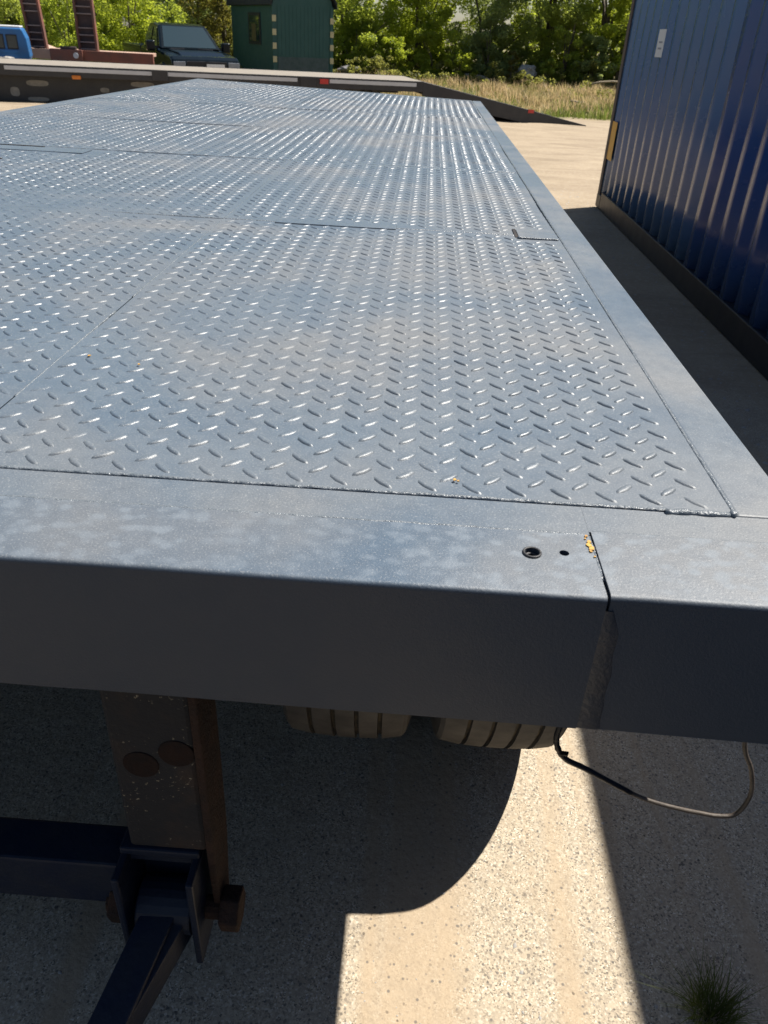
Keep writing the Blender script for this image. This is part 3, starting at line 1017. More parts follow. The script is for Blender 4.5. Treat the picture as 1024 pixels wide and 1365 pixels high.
# tail ramp, a wedge down to the ground
rz0 = gz(20) + .01
for n0, n1 in ((-.10, .02), (-2.52, -2.40)):
    P = [(S1, DZ), (S1, DZ - .27), (2.3, -.10), (1.3, rz0 - .005), (0, rz0), (0, rz0 + .02)]
    G().prism([fp(s, n0, z) for s, z in P], FN * (n1 - n0)).build('ramp_side', 'black_steel', FT, bevel=.004)
G().prism([fp(S1, -2.4, DZ - .004), fp(0.05, -2.4, rz0 + .016), fp(.05, -2.4, rz0 + .003), fp(S1, -2.4, DZ - .06)], FN * 2.3).build('ramp_deck', 'grey_deck', FT)
fbox(1.30, 1.44, .021, .03, -.02, .05).build('red_reflector', 'red', FT)
# its wheels under the middle
def far_wheel(s, n):
    c = fp(s, n, gz(18.5) + .33)
    g = G().lathe([(-.10, .19), (-.12, .26), (-.11, .32), (-.09, .33), (.09, .33), (.11, .32), (.12, .26), (.10, .19), (.03, .16), (.03, 0)], (0, 0, 0), 28)
    ang = math.atan2(FN.y, FN.x)
    g.xf(Matrix.Translation(c) @ Matrix.Rotation(ang, 4, 'Z'))
    g.build('wheel', 'rubber', FT)
for s in (5.1, 6.0, 6.9):
    far_wheel(s, -.4)
    far_wheel(s, -2.1)

# a heap of dark soil and debris under the ramp
def rock(name, c, r, label, cat, mat='stone', seed=0, flat=.6, group=None):
    bm = bmesh.new()
    bmesh.ops.create_icosphere(bm, subdivisions=3, radius=1)
    for v in bm.verts:
        n = v.co.normalized()
        k = 1 + .35 * mnoise.noise(n * 1.6 + Vector((seed * 3.1, 0, 0))) + .15 * mnoise.noise(n * 4 + Vector((0, seed, 0)))
        v.co = Vector((n.x * r[0], n.y * r[1], n.z * r[2])) * k
    me = bpy.data.meshes.new(name)
    bm.to_mesh(me)
    bm.free()
    me.materials.append(M[mat])
    o = link(name, me)
    o.location = c
    if cat:
        tag(o, label, cat, group)
    return o
rock('soil_heap', (1.75, 20.6, gz(20.6) + .02), (.85, .5, .16), 'low heap of dark reddish soil under the tail ramp', 'soil', 'rust_dark', 3)

# ------------------------------------------------------------------ rusty low-loader with upright ramps
RT = thing('rusty_trailer', 'rusty red plant trailer with two upright loading ramps at the left', 'trailer', (-8.6, 22.9, gz(22.9)))
G().box(-9.56, -7.40, 22.18, 23.6, .57, .655).build('deck', 'rust_pale', RT, bevel=.01)
G().box(-9.64, -7.02, 22.10, 22.175, .44, .672).build('side_beam', 'rust_red', RT, bevel=.01)
G().box(-9.64, -8.80, 22.04, 22.095, .39, .684).build('beam_step', 'rust_red', RT, bevel=.02)
G().prism([(-10.4, 22.18, .44), (-9.57, 22.18, .44), (-9.57, 22.18, .67), (-10.1, 22.18, .655), (-10.4, 22.18, .75)], (0, 1.42, 0)).build('beaver_tail', 'rust_pale', RT)
G().cyl((-9.36, 22.10, .71), (-8.96, 22.10, .71), .04, 12).build('winch_drum', 'rust_dark', RT)
G().cyl((-8.96, 22.036, .555), (-8.96, 22.00, .555), .065, 14).build('side_lamp', 'strip', RT)
for x in (-9.3, -7.7):
    for y in (22.4, 23.4):
        G().lathe([(-.1, .15), (-.12, .3), (-.1, .38), (.1, .38), (.12, .3), (.1, .15), (.0, .1), (0, 0)], (0, 0, 0), 24).xf(Matrix.Translation((x, y, gz(22.9) + .38)) @ Matrix.Rotation(math.pi / 2, 4, 'Z')).build('wheel', 'rubber', RT)
def upright_ramp(x0, x1, lean, ztop):
    zb = .62
    L = lambda z: lean * (z - zb)
    y = 22.35
    def pt(x, yy, z): return (x + L(z), yy + .10 * (z - zb), z)
    root = G().prism([pt(x0 + .04, y + .08, zb), pt(x1 - .04, y + .08, zb), pt(x1 - .04, y + .08, ztop - .02), pt(x0 + .04, y + .08, ztop - .02)], (0, .03, 0)).build('ramp', 'rust_dark', RT)
    for xa, xb in ((x0, x0 + .055), (x1 - .055, x1)):
        G().prism([pt(xa, y, zb), pt(xb, y, zb), pt(xb, y, ztop), pt(xa, y, ztop)], (0, .11, 0)).build('ramp_channel', 'rust_red', root)
    z = zb + .08
    while z < ztop - .04:
        if not (ztop - .86 < z < ztop - .69):
            G().bar(pt(x0 + .05, y + .04, z), pt(x1 - .05, y + .04, z), .05, .028).build('rung', 'rung', root)
        z += .152
    G().prism([pt(x0 + .04, y + .07, ztop - .66), pt(x1 - .04, y + .07, ztop - .66), pt(x1 - .04, y + .07, ztop), pt(x0 + .04, y + .07, ztop)], (0, .03, 0)).build('ramp_plate', 'rust_dark', root)
upright_ramp(-10.28, -9.82, -.09, 2.14)
upright_ramp(-9.01, -8.51, -.03, 2.10)

# ------------------------------------------------------------------ blue cab at the left edge
BC = thing('blue_machine_cab', 'bright blue machine cab with side windows cut by the left edge', 'vehicle', (-10.9, 21.2, gz(21.2)))
X0, X1, Y0, Y1 = -12.0, -9.50, 20.6, 21.8
zt = 1.10
zg = gz(21.2)
BR = Matrix.Translation((-9.47, 20.6, 0)) @ Matrix.Rotation(math.radians(22), 4, 'Z') @ Matrix.Translation((9.47, -20.6, 0))
body = G().prism([(X0, Y0, .28), (X1 - .08, Y0, .28), (X1 + .02, Y0, .53), (X1, Y0, .90), (X1 - .08, Y0, zt), (X0, Y0, zt)], (0, Y1 - Y0, 0)).xf(BR).build('cab_body', 'blue_cab', BC, bevel=.04, seg=3)
G().box(X0, X1 - .10, Y0 + .04, Y1 - .04, zt + .002, zt + .04).xf(BR).build('cab_roof', 'white', BC, bevel=.015)
for a, b in ((-10.62, -10.31), (-10.26, -10.00), (-9.95, -9.71)):
    w = G().box(a, b, Y0 - .012, Y0 - .001, .67, .965).xf(BR).build('side_window', 'car_trim', BC, bevel=.01)
    G().box(a + .025, b - .025, Y0 - .018, Y0 - .013, .695, .94).xf(BR).build('pane', 'glass', w)
G().box(-10.7, -9.70, Y0 - .03, Y0 - .001, .60, .65).xf(BR).build('rub_rail', 'blue_cab', BC)
G().box(X0, X1 - .12, Y0 + .08, Y1 - .08, zg + .30, .279).xf(BR).build('chassis', 'black_steel', BC)
for x in (-11.3, -9.95):
    for y in (Y0 + .12, Y1 - .12):
        G().lathe([(-.1, .18), (-.12, .3), (-.1, .38), (.1, .38), (.12, .3), (.1, .18), (0, .12), (0, 0)], (0, 0, 0), 24).xf(Matrix.Translation((x, y, zg + .38)) @ Matrix.Rotation(math.pi / 2, 4, 'Z')).xf(BR).build('wheel', 'rubber', BC)
cr = G().box(-10.15, -9.65, 20.05, 20.42, gz(20.2), .20).build('wooden_crate', 'rust_dark')
tag(cr, 'dark low crate under the pale bundle by the blue cab', 'crate')
rock('canvas_sack', (-9.9, 20.22, .36), (.22, .17, .18), 'pale crumpled bundle in front of the blue cab', 'sack', 'stone', 8)

# ------------------------------------------------------------------ pickup truck
def pickup(loc, heading):
    P = thing('pickup_truck', 'dark pickup truck facing the camera behind the far trailer', 'pickup', loc)
    MX = Matrix.Translation(loc) @ Matrix.Rotation(heading, 4, 'Z')
    def B(g, name, mat, parent=P, **k):
        return g.xf(MX).build(name, mat, parent, **k)
    hw = .98
    def arch(cx, r, n=10):
        return [(cx + r * math.cos(a), .42 + r * math.sin(a)) for a in np.linspace(0, math.pi, n)]
    prof = [(-.02, .42), (.02, .62), (.03, .95), (-.04, 1.06), (-.16, 1.125), (-.7, 1.185), (-1.35, 1.235), (-1.50, 1.27), (-3.35, 1.29), (-3.36, .74), (-5.70, .74), (-5.70, .45)]
    prof += [(x, z) for x, z in reversed([(p[0], p[1]) for p in arch(-4.65, .47)])] + [(-4.1, .40), (-1.6, .40)] + [(x, z) for x, z in reversed(arch(-1.0, .47))]
    B(G().prism([(x, -hw, z) for x, z in prof], (0, 2 * hw, 0)), 'body', 'car', bevel=.06, seg=3)
    # cargo bed walls
    for y in (-hw, hw - .09):
        B(G().box(-5.70, -3.37, y, y + .09, .741, 1.30), 'bed_side', 'car', bevel=.03)
    B(G().box(-5.78, -5.705, -hw + .02, hw - .02, .48, 1.29), 'tailgate', 'car', bevel=.03)
    # raised hood shapes and fenders
    B(G().prism([(-.20, -.62, 1.115), (-1.34, -.70, 1.232), (-1.34, -.70, 1.268), (-.55, -.64, 1.222)], (0, 1.30, 0)), 'hood_bulge', 'car', bevel=.03)
    for sg in (-1, 1):
        B(G().tube([(-.46 + .55 * 0, sg * .975, .42)] + [(-1.0 + .50 * math.cos(a), sg * .985, .42 + .50 * math.sin(a)) for a in np.linspace(0, math.pi, 12)], .035, 6), 'wheel_arch', 'car', smooth=True)
    # cab
    b0, b1, r0, r1 = -1.38, -3.34, -2.12, -3.10
    zb, zr = 1.268, 1.885
    wb, wr = .90, .70
    V = [(b0, -wb, zb), (b0, wb, zb), (b1, wb, zb), (b1, -wb, zb), (r0, -wr, zr - .03), (r0, wr, zr - .03), (r1, wr, zr), (r1, -wr, zr), ((r0 + r1) / 2, -wr, zr + .02), ((r0 + r1) / 2, wr, zr + .02)]
    Fc = [(0, 1, 5, 4), (1, 2, 6, 9, 5), (2, 3, 7, 6), (3, 0, 4, 8, 7), (4, 5, 9, 8), (8, 9, 6, 7), (0, 3, 2, 1)]
    cabo = B(G().raw(V, Fc), 'cab', 'car', bevel=.045, seg=3)
    def panel(q, inset, off, name, mat='glass', parent=cabo):
        q = [Vector(p) for p in q]
        c = sum(q, Vector()) / 4
        n = (q[1] - q[0]).cross(q[3] - q[0]).normalized()
        if n.dot(c - Vector((-2.4, 0, 1.5))) < 0: n = -n
        v = [p + (c - p) * inset + n * off for p in q]
        g = G().prism(v, n * .006)
        return B(g, name, mat, parent)
    panel([V[0], V[1], V[5], V[4]], .13, .004, 'windshield')
    for sg in (-1, 1):
        A = [(-1.62, sg * wb, zb + .02), (-2.42, sg * wb, zb + .02), (-2.42, sg * (wr + .03), zr - .07), (-2.16, sg * (wr + .03), zr - .09)]
        panel(A, .08, .006, 'side_window')
        A = [(-2.50, sg * wb, zb + .02), (-3.24, sg * wb, zb + .02), (-3.08, sg * (wr + .03), zr - .07), (-2.50, sg * (wr + .03), zr - .07)]
        panel(A, .08, .006, 'side_window')
        m = B(G().box(-1.72, -1.52, sg * 1.0 if sg > 0 else -1.24, 1.24 if sg > 0 else -1.0, 1.20, 1.46), 'door_mirror', 'car', bevel=.04, seg=3)
        B(G().box(-1.68, -1.58, *sorted((sg * .88, sg * 1.02)), 1.27, 1.33), 'mirror_arm', 'car_trim', m)
        B(G().prism([(.036, sg * .62, .78), (.036, sg * .95, .80), (.034, sg * .95, 1.00), (.036, sg * .62, 1.01)], (.014, 0, 0)), 'headlight', 'lens', bevel=.01)
        B(G().box(-2.48, -2.30, *sorted((sg * .982, sg * 1.0)), 1.10, 1.14), 'door_handle', 'car_trim')
        for x in (-1.0, -4.65):
            w = B(G().lathe([(-.10, .24), (-.08, .22), (.04, .2), (.06, .0)], (0, 0, 0), 24).xf(Matrix.Translation((x, sg * .86, .40)) @ Matrix.Rotation(math.pi / 2 * sg, 4, 'Z')), 'wheel', 'rim')
            B(G().lathe([(-.12, .24), (-.135, .32), (-.12, .39), (.12, .39), (.135, .32), (.12, .24)], (0, 0, 0), 32).xf(Matrix.Translation((x, sg * .86, .40)) @ Matrix.Rotation(math.pi / 2 * sg, 4, 'Z')), 'tyre', 'rubber', w)
    gr = B(G().box(.032, .046, -.58, .58, .70, 1.02), 'grille', 'car_trim', bevel=.012)
    for z in (.77, .84, .91, .97):
        B(G().box(.047, .056, -.55, .55, z - .012, z + .012), 'grille_bar', 'car_trim', gr)
    B(G().box(.047, .060, -.05, .05, .70, 1.02), 'grille_bar', 'car_trim', gr)
    B(G().box(-.03, .12, -.97, .97, .44, .66), 'bumper', 'car_trim', bevel=.05, seg=3)
    B(G().box(.058, .066, -.02, .50, .86, .96), 'licence_plate', 'white', label='white plate across the dark grille')
    for y in (-.33, .33):
        B(G().cyl((-1.30, y * 1.9, 1.275), (-1.36, y * .6, 1.285), .012, 6), 'wiper', 'car_trim')
    return P
pickup(Vector((-6.30, 24.6, gz(24.8) - .08)), math.radians(-90 + 32))

# ------------------------------------------------------------------ green wooden wagon
def wagon():
    O = Vector((-5.72, 32.0, 0))
    sd = Vector((-.54, .84, 0)).normalized()       # along the visible long side
    fr = Vector((.84, .54, 0)).normalized()        # along the end wall
    Wt = thing('site_wagon', 'dark green wooden site wagon with curved roof behind the far trailer', 'wagon', O + sd * 2.1 + fr * 1.15 + Vector((0, 0, gz(33))))
    LN, WD = 4.2, 2.35
    z0, ze, zc = -.02, 2.12, 2.75
    def p(a, b, z): return O + fr * a + sd * b + Vector((0, 0, z))
    out_f, out_s = -sd, -fr
    # end wall with an arched head, and its twin
    def arch_wall(b, name):
        pts = [p(0, b, z0), p(WD, b, z0)]
        for i in range(13):
            a = math.pi * i / 12
            pts.append(p(WD / 2 + WD / 2 * math.cos(a), b, ze + (zc - ze) * math.sin(a)))
        return G().prism(pts, sd * .05).build(name, 'green_board', Wt)
    arch_wall(0, 'end_wall')
    arch_wall(LN - .05, 'end_wall')
    for a in (0, WD - .05):
        G().prism([p(a, .05, z0), p(a + .05, .05, z0), p(a + .05, .05, ze), p(a, .05, ze)], sd * (LN - .1)).build('side_wall', 'green_board', Wt)
    G().prism([p(0.02, .02, z0), p(WD - .02, .02, z0), p(WD - .02, .02, z0 + .08), p(.02, .02, z0 + .08)], sd * (LN - .04)).build('floor', 'roof_black', Wt)
    # barrel roof
    outer, inner = [], []
    for i in range(17):
        a = math.pi * i / 16
        outer.append((WD / 2 + (WD / 2 + .14) * math.cos(a), ze - .03 + (zc - ze + .10) * math.sin(a)))
        inner.append((WD / 2 + (WD / 2 + .10) * math.cos(a), ze - .05 + (zc - ze + .06) * math.sin(a)))
    poly = outer + inner[::-1]
    rf = G()
    n = len(poly)
    A = [p(u, -.16, z) for u, z in poly]
    Bq = [p(u, LN + .16, z) for u, z in poly]
    rf.raw(A + Bq, [(i, (i + 1) % n, n + (i + 1) % n, n + i) for i in range(n)] + [(i, i + 1, n - 2 - i, n - 1 - i) for i in range(16)] + [(n + i, n + i + 1, n + n - 2 - i, n + n - 1 - i) for i in range(16)])
    rf.build('roof', 'roof_black', Wt)
    # corner battens with cream blocks
    for a in (-.03, WD - .09):
        bt = G().prism([p(a, -.025, z0), p(a + .12, -.025, z0), p(a + .12, -.025, ze), p(a, -.025, ze)], sd * .024).build('corner_batten', 'green_board', Wt)
        for z in (1.60, 1.185, .765, .345):
            G().prism([p(a - .012, -.05, z), p(a + .132, -.05, z), p(a + .132, -.05, z + .19), p(a - .012, -.05, z + .19)], sd * .024).build('cream_block', 'cream', bt)
    G().prism([p(.16, -.018, .06), p(WD - .16, -.018, .06), p(WD - .16, -.018, .52), p(.16, -.018, .52)], sd * .016).build('lower_panel', 'green_pale', Wt, label='paler scuffed board along the foot of the end wall')
    # boards of the end wall
    k = 0
    u = .17
    while u < WD - .25:
        G().prism([p(u, -.012, .54), p(u + .142, -.012, .54), p(u + .142, -.012, ze - .02), p(u, -.012, ze - .02)], sd * .010).build('board', 'green_board', Wt)
        u += .15
    # window in the long side
    w0, w1, wz0, wz1 = 1.15, 2.35, .85, 1.86
    wf = G().prism([p(-.03, w0, wz0), p(-.03, w1, wz0), p(-.03, w1, wz1), p(-.03, w0, wz1)], fr * .028).build('window', 'roof_black', Wt)
    G().prism([p(-.036, w0 + .10, wz0 + .09), p(-.036, w1 - .10, wz0 + .09), p(-.036, w1 - .10, wz1 - .09), p(-.036, w0 + .10, wz1 - .09)], fr * .004).build('pane', 'glass', wf)
    G().prism([p(-.040, w0 + .42, wz0 + .11), p(-.040, w1 - .36, wz0 + .11), p(-.040, w1 - .36, wz0 + .66), p(-.040, w0 + .42, wz0 + .66)], fr * .003).build('curtain', 'curtain', wf)
    for b in (.9, LN - .9):
        for a in (.25, WD - .25):
            c = p(a, b, gz(33) + .36)
            ang = math.atan2(fr.y, fr.x)
            G().lathe([(-.07, .2), (-.09, .3), (-.07, .36), (.07, .36), (.09, .3), (.07, .2), (0, .1), (0, 0)], (0, 0, 0), 24).xf(Matrix.Translation(c) @ Matrix.Rotation(ang, 4, 'Z')).build('wheel', 'rubber', Wt)
        G().bar(p(.2, b, gz(33) + .38), p(WD - .2, b, gz(33) + .38), .1, .1).build('axle', 'roof_black', Wt)
    for a in (.5, WD - .5):
        G().bar(p(a, .1, .0 - .10), p(a, LN - .1, -.10), .1, .15).build('chassis_rail', 'roof_black', Wt)
wagon()

# ------------------------------------------------------------------ scrap, stones, branches by the verge
rock('scrap_heap', (-3.3, 36.0, .12), (.45, .3, .13), 'grey scrap pile in the dry grass right of the green wagon', 'scrap', 'scrap', 5)
rock('boulder', (4.0, 37.2, .32), (.42, .32, .26), 'pale boulder at the foot of the bushes behind the grass', 'rock', 'stone', 2)
rock('stone_slab', (1.6, 37.0, -.02), (1.0, .3, .15), 'long pale stone lying at the grass edge left of the boulder', 'rock', 'stone', 11)
g = G().tube([(6.1, 34.0, .10), (6.5, 34.0, .20), (7.0, 34.1, .24), (7.6, 34.1, .22), (8.2, 34.2, .25)], .035, 7)
tag(g.build('dead_branch', 'log', None, True), 'pale dead branch lying in the dry grass near the container', 'branch')
g = G().tube([(4.9, 30.5, -.30), (5.3, 30.4, -.33), (5.7, 30.6, -.42)], .03, 7)
tag(g.build('dead_branch', 'log', None, True), 'short pale stick low in the grass above the ramp foot', 'branch')

# ------------------------------------------------------------------ vegetation
def leaf_quads(C0, size, r):
    """two-triangle folded leaves with random orientation at the points C0"""
    n = len(C0)
    d = r.normal(size=(n, 3)); d[:, 2] *= .6
    d /= np.linalg.norm(d, axis=1)[:, None]
    e = r.normal(size=(n, 3))
    s = np.cross(d, e); s /= np.linalg.norm(s, axis=1)[:, None]
    L = (size * r.uniform(.6, 1.4, n))[:, None]
    A = C0 - d * L * .5
    B = C0 + d * L * .5
    nrm = np.cross(d, s) * L * .12
    P = C0 + s * L * .30 + nrm
    Q = C0 - s * L * .30 + nrm
    V = np.stack([A, P, B, Q], 1).reshape(-1, 3)
    i = np.arange(n)[:, None] * 4
    Fc = np.concatenate([i + [0, 1, 2], i + [0, 2, 3]])
    return V, Fc

def crown_points(n, rx, ry, h, r, nclump, low=.05):
    """leaf positions in uneven clumps through the crown's volume, reaching to the ground"""
    pts = []
    cl = []
    for _ in range(nclump):
        z = low + (1 - low) * r.uniform() ** 1.15
        w = math.sqrt(max(.05, 1 - (max(0, z - .35) / .68) ** 2)) 
        a = r.uniform(0, 2 * math.pi)
        q = math.sqrt(r.uniform()) * w
        cl.append((q * math.cos(a) * rx, q * math.sin(a) * ry, z * h, r.uniform(.12, .30) * (rx + ry) / 2, r.uniform(.5, 1.3)))
    wts = np.array([c[3] ** 2 * c[4] for c in cl]); wts /= wts.sum()
    cnt = r.multinomial(n, wts)
    for c, k in zip(cl, cnt):
        v = r.normal(size=(k, 3))
        v /= np.linalg.norm(v, axis=1)[:, None]
        rad = c[3] * r.uniform(.25, 1.0, k) ** .5
        v *= rad[:, None]
        v[:, 2] *= .8
        pts.append(v + np.array(c[:3]))
    P = np.concatenate(pts)
    P[:, 2] = np.maximum(P[:, 2], .03)
    return P, cl

def bush(name, label, loc, rx, ry, h, n, mat, seed, size=.11, ncl=34, cat='bush', group=None):
    r = np.random.default_rng(seed)
    t = thing(name, label, cat, loc, group)
    P, cl = crown_points(n, rx, ry, h, r, ncl)
    V, Fc = leaf_quads(P, size, r)
    V = V + np.array(loc)
    link('crown', np_mesh('crown', V, Fc, mat), t)
    g = G()
    base = Vector(loc)
    for c in cl[:9]:
        tip = base + Vector(c[:3])
        mid = base + Vector((c[0] * .35, c[1] * .35, c[2] * .55))
        g.tube([base + Vector((c[0] * .06, c[1] * .06, -.05)), mid, tip], .03, 5, [.055 * h / 4, .035 * h / 4, .012])
    g.build('trunk', 'bark', t, True)
    return t

BUSHES = [
 ('shrub', 'dark green shrub behind the left upright ramp', (-17.6, 34.5), 2.2, 1.6, 4.2, 'leaf_dark'),
 ('shrub', 'leafy green bush between the two upright ramps', (-14.0, 33.8), 1.5, 1.3, 2.7, 'leaf_mid'),
 ('shrub', 'bright yellow-green bush just right of the right upright ramp', (-11.5, 33.6), 1.5, 1.2, 3.3, 'leaf_yellow'),
 ('shrub', 'low green bush behind the pickup truck bed', (-10.6, 35.2), 1.4, 1.2, 2.2, 'leaf_mid'),
 ('shrub', 'olive-brown bush rising behind the pickup cab', (-8.6, 36.8), 1.7, 1.2, 3.6, 'leaf_olive'),
 ('tree', 'grey-green tree behind the pickup truck', (-10.6, 39.6), 2.6, 2.0, 6.8, 'leaf_grey'),
 ('tree', 'dense dark tree standing behind the left upright ramp shrub', (-19.5, 39.5), 3.4, 2.2, 7.6, 'leaf_dark'),
 ('tree', 'green tree behind the two upright ramps', (-14.8, 39.0), 2.8, 2.0, 7.0, 'leaf_mid'),
 ('tree', 'mid-green tree touching the right side of the green wagon', (-3.6, 38.6), 2.0, 1.6, 6.2, 'leaf_mid'),
 ('tree', 'sunlit yellow-green tree above the far trailer deck', (-.6, 39.3), 2.0, 1.5, 6.4, 'leaf_yellow'),
 ('shrub', 'small yellow-green sapling in front of the trees right of the wagon', (-1.6, 36.8), .8, .7, 1.5, 'leaf_yellow'),
 ('shrub', 'small yellowing sapling at the grass edge above the ramp top', (1.2, 36.6), .75, .6, 1.2, 'leaf_yellow'),
 ('tree', 'grey-green willow-like tree right of the sunlit tree', (2.3, 38.8), 1.9, 1.6, 6.0, 'leaf_grey'),
 ('tree', 'large dark green tree above the tail ramp', (4.9, 39.0), 2.0, 1.7, 6.8, 'leaf_dark'),
 ('shrub', 'broad mid-green bush filling the foot of the tree beside the wagon', (-3.2, 37.3), 1.3, .8, 2.3, 'leaf_mid'),
 ('shrub', 'loose bright bush below the sunlit tree', (.2, 37.6), 1.3, .8, 2.5, 'leaf_yellow'),
 ('shrub', 'grey-green bush below the willow-like tree', (2.4, 37.5), 1.1, .8, 2.3, 'leaf_grey'),
 ('shrub', 'rounded mid-green bush in front of the large dark tree', (5.6, 37.8), 1.2, .8, 2.8, 'leaf_mid'),
 ('shrub', 'tall yellow-green bush between the rounded bush and the bright one', (7.9, 38.0), 1.1, .8, 3.6, 'leaf_yellow'),
 ('shrub', 'thin pale upright shrub beside the pale boulder', (3.3, 36.7), .34, .3, 1.25, 'leaf_olive'),
 ('shrub', 'slim green seedling right of the pale boulder', (4.85, 36.9), .4, .35, 1.1, 'leaf_mid'),
 ('tree', 'mid-green tree between the dark tree and the container', (7.6, 39.4), 1.9, 1.6, 6.6, 'leaf_mid'),
 ('shrub', 'bright green bush nearest the container edge', (9.3, 38.2), 1.5, 1.2, 3.4, 'leaf_yellow'),
 ('shrub', 'greyish low bush left of the bright bush by the container', (6.7, 37.7), 1.0, .9, 1.9, 'leaf_grey'),
 ('tree', 'dark tree half hidden by the container edge', (11.6, 40.0), 2.2, 1.8, 6.8, 'leaf_dark'),
]
for i, (nm, lab, (x, y), rx, ry, h, mt) in enumerate(BUSHES):
    nleaf = int(2000 + 2500 * rx * h)
    bush('tree' if nm == 'tree' else 'shrub', lab, (x, y, gz(y) - .02), rx, ry, h, nleaf, mt, 100 + i, .098 if nm == 'tree' else .088, int(24 + 20 * rx * h ** .5), 'tree' if nm == 'tree' else 'shrub')

# brambles and weeds along the foot of the trees
def undergrowth():
    r = np.random.default_rng(91)
    Vs, Fs, k = [], [], 0
    for i in range(95):
        x = r.uniform(-22, 16)
        y = r.uniform(36.0, 40.0) if i % 3 else r.uniform(33.5, 36.5)
        h = r.uniform(.5, 1.7) * (1 if y > 36.5 else .5) * (1 + .5 * mnoise.noise((x * .3, 1, 5)))
        P, cl = crown_points(int(900 * h), r.uniform(.5, 1.1), .6, h, r, 10, 0)
        V, Fc = leaf_quads(P, .085, r)
        Vs.append(V + np.array([x, y, gz(y)])); Fs.append(Fc + k); k += len(V)
    o = link('undergrowth', np_mesh('undergrowth', np.concatenate(Vs), np.concatenate(Fs), 'leaf_weed'))
    o['kind'] = 'stuff'
    o['label'] = 'tangled yellow-green weeds and brambles at the foot of the trees'
    o['category'] = 'undergrowth'
undergrowth()

# wood behind, one mass
def woodland():
    r = np.random.default_rng(55)
    Vs, Fs, k = [], [], 0
    for i in range(34):
        x = -34 + i * 2.0 + r.uniform(-.8, .8)
        y = r.uniform(43, 47.5)
        P, cl = crown_points(5200, 2.7, 2.0, r.uniform(7.5, 10.5), r, 70)
        V, Fc = leaf_quads(P, .19, r)
        Vs.append(V + np.array([x, y, gz(y)])); Fs.append(Fc + k); k += len(V)
    o = link('woodland', np_mesh('woodland', np.concatenate(Vs), np.concatenate(Fs), 'leaf_mid'))
    o['kind'] = 'stuff'
    o['label'] = 'continuous dark wood behind the bushes'
    o['category'] = 'woodland'
woodland()

def blades(n, region, hmin, hmax, width, r, lean=.35, dens=None):
    x = r.uniform(region[0], region[1], n)
    y = r.uniform(region[2], region[3], n)
    if dens is not None:
        keep = np.array([dens(a, b) > r.uniform() for a, b in zip(x, y)])
        x, y = x[keep], y[keep]
    n = len(x)
    z = np.array([gz(b) for b in y])
    h = r.uniform(hmin, hmax, n) * np.array([.75 + .7 * max(-.6, mnoise.noise((p * .8, q * .6, 6))) for p, q in zip(x, y)])
    a = r.uniform(0, 2 * np.pi, n)
    ln = r.normal(0, lean, n) * h
    ca, sa = np.cos(a), np.sin(a)
    w = width * r.uniform(.6, 1.4, n)
    p0 = np.stack([x - sa * w, y + ca * w, z - .02], 1)
    p1 = np.stack([x + sa * w, y - ca * w, z - .02], 1)
    m = np.stack([x + ca * ln * .4, y + sa * ln * .4, z + h * .6], 1)
    m0 = m + np.stack([-sa * w * .8, ca * w * .8, 0 * w], 1)
    m1 = m - np.stack([-sa * w * .8, ca * w * .8, 0 * w], 1)
    t = np.stack([x + ca * ln, y + sa * ln, z + h], 1)
    V = np.stack([p0, p1, m1, m0, t], 1).reshape(-1, 3)
    i = np.arange(n)[:, None] * 5
    return V, np.concatenate([i + [0, 1, 2], i + [0, 2, 3], i + [3, 2, 4]])
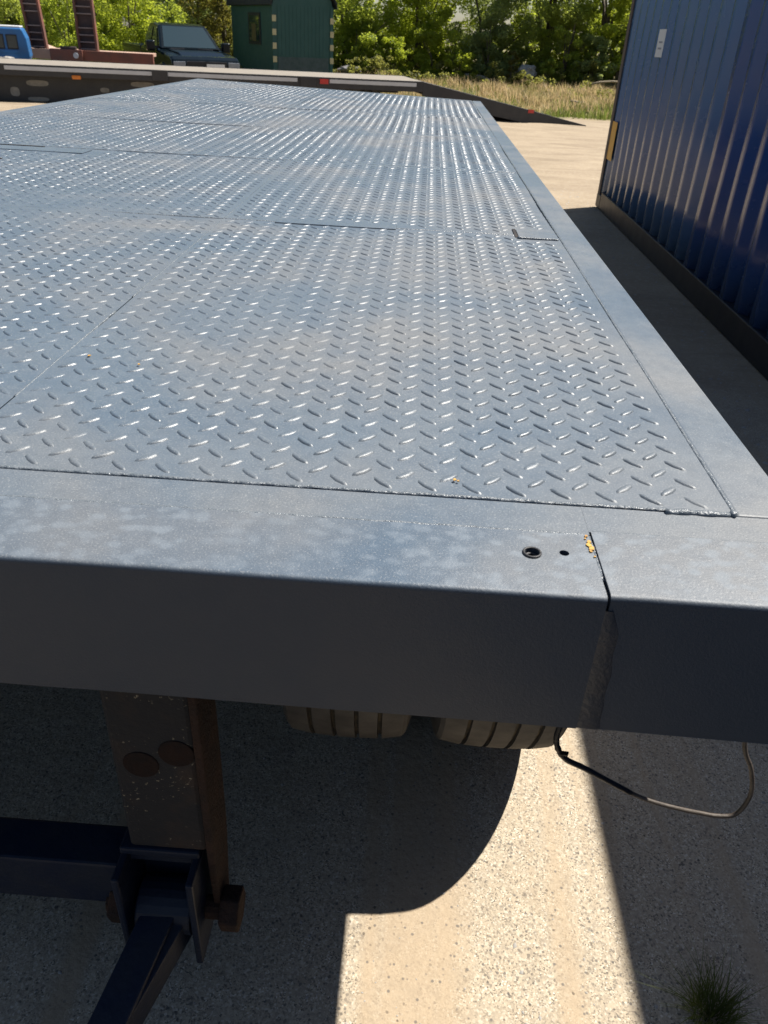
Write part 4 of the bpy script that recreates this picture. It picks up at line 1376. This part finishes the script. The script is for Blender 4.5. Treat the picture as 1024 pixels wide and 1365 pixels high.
def verge():
    r = np.random.default_rng(77)
    def dens(x, y):
        edge = 26.2 + 2.6 * mnoise.noise((x * .55, 3, 1)) + 1.2 * mnoise.noise((x * 1.7, 8, 1)) + (2.2 if x < 3 else 0)
        return max(0, min(1, (y - edge) / 4.0)) * (.20 + .80 * (mnoise.noise((x * .5, y * .5, 2)) > -.12))
    V, Fc = blades(95000, (-10, 14, 24.5, 38.5), .10, .46, .008, r, .75, dens)
    o = link('dry_grass', np_mesh('dry_grass', V, Fc, 'straw'))
    o['kind'] = 'stuff'; o['label'] = 'tall straw-coloured dry grass along the verge'; o['category'] = 'grass'
    def dens2(x, y):
        return max(0.0, min(1, (y - 24.3) / .8)) * (1.0 if y < 27.2 else .40 + .6 * (mnoise.noise((x * .35, y * .35, 8)) > .1))
    V, Fc = blades(40000, (-10, 14, 24.0, 38.5), .08, .40, .010, r, .5, dens2)
    o = link('green_grass', np_mesh('green_grass', V, Fc, 'grass'))
    o['kind'] = 'stuff'; o['label'] = 'short green grass at the yard edge and among the straw'; o['category'] = 'grass'
verge()

# tuft of grass growing in the concrete at the lower right
def tuft(name, label, c, n, h, rad, seed, mat='grass'):
    r = np.random.default_rng(seed)
    g = G()
    V, Fc = [], []
    for i in range(n):
        a = r.uniform(0, 2 * math.pi)
        q = rad * r.uniform() ** .7
        x, y = c[0] + q * math.cos(a) * .6, c[1] + q * math.sin(a) * .6
        hh = h * r.uniform(.35, 1.0)
        out = r.uniform(.15, 1.1) * hh * (1.6 if r.uniform() < .12 else 1)
        a2 = a + r.normal(0, .5)
        w = r.uniform(.0006, .0012)
        k = len(V)
        for s in range(5):
            t = s / 4
            px = x + math.cos(a2) * out * t ** 1.6
            py = y + math.sin(a2) * out * t ** 1.6
            pz = c[2] + hh * (t - .28 * t * t)
            ww = w * (1 - t * .9)
            V += [(px - math.sin(a2) * ww, py + math.cos(a2) * ww, pz), (px + math.sin(a2) * ww, py - math.cos(a2) * ww, pz + ww * .4)]
        for s in range(4):
            b = k + 2 * s
            Fc.append((b, b + 1, b + 3, b + 2))
    o = link(name, np_mesh(name, np.array(V), np.array(Fc), mat))
    tag(o, label, 'grass tuft')
    return o
tuft('grass_tuft', 'dark green grass tuft growing from the concrete at the lower right', (.545, .640, 0), 330, .085, .06, 5)
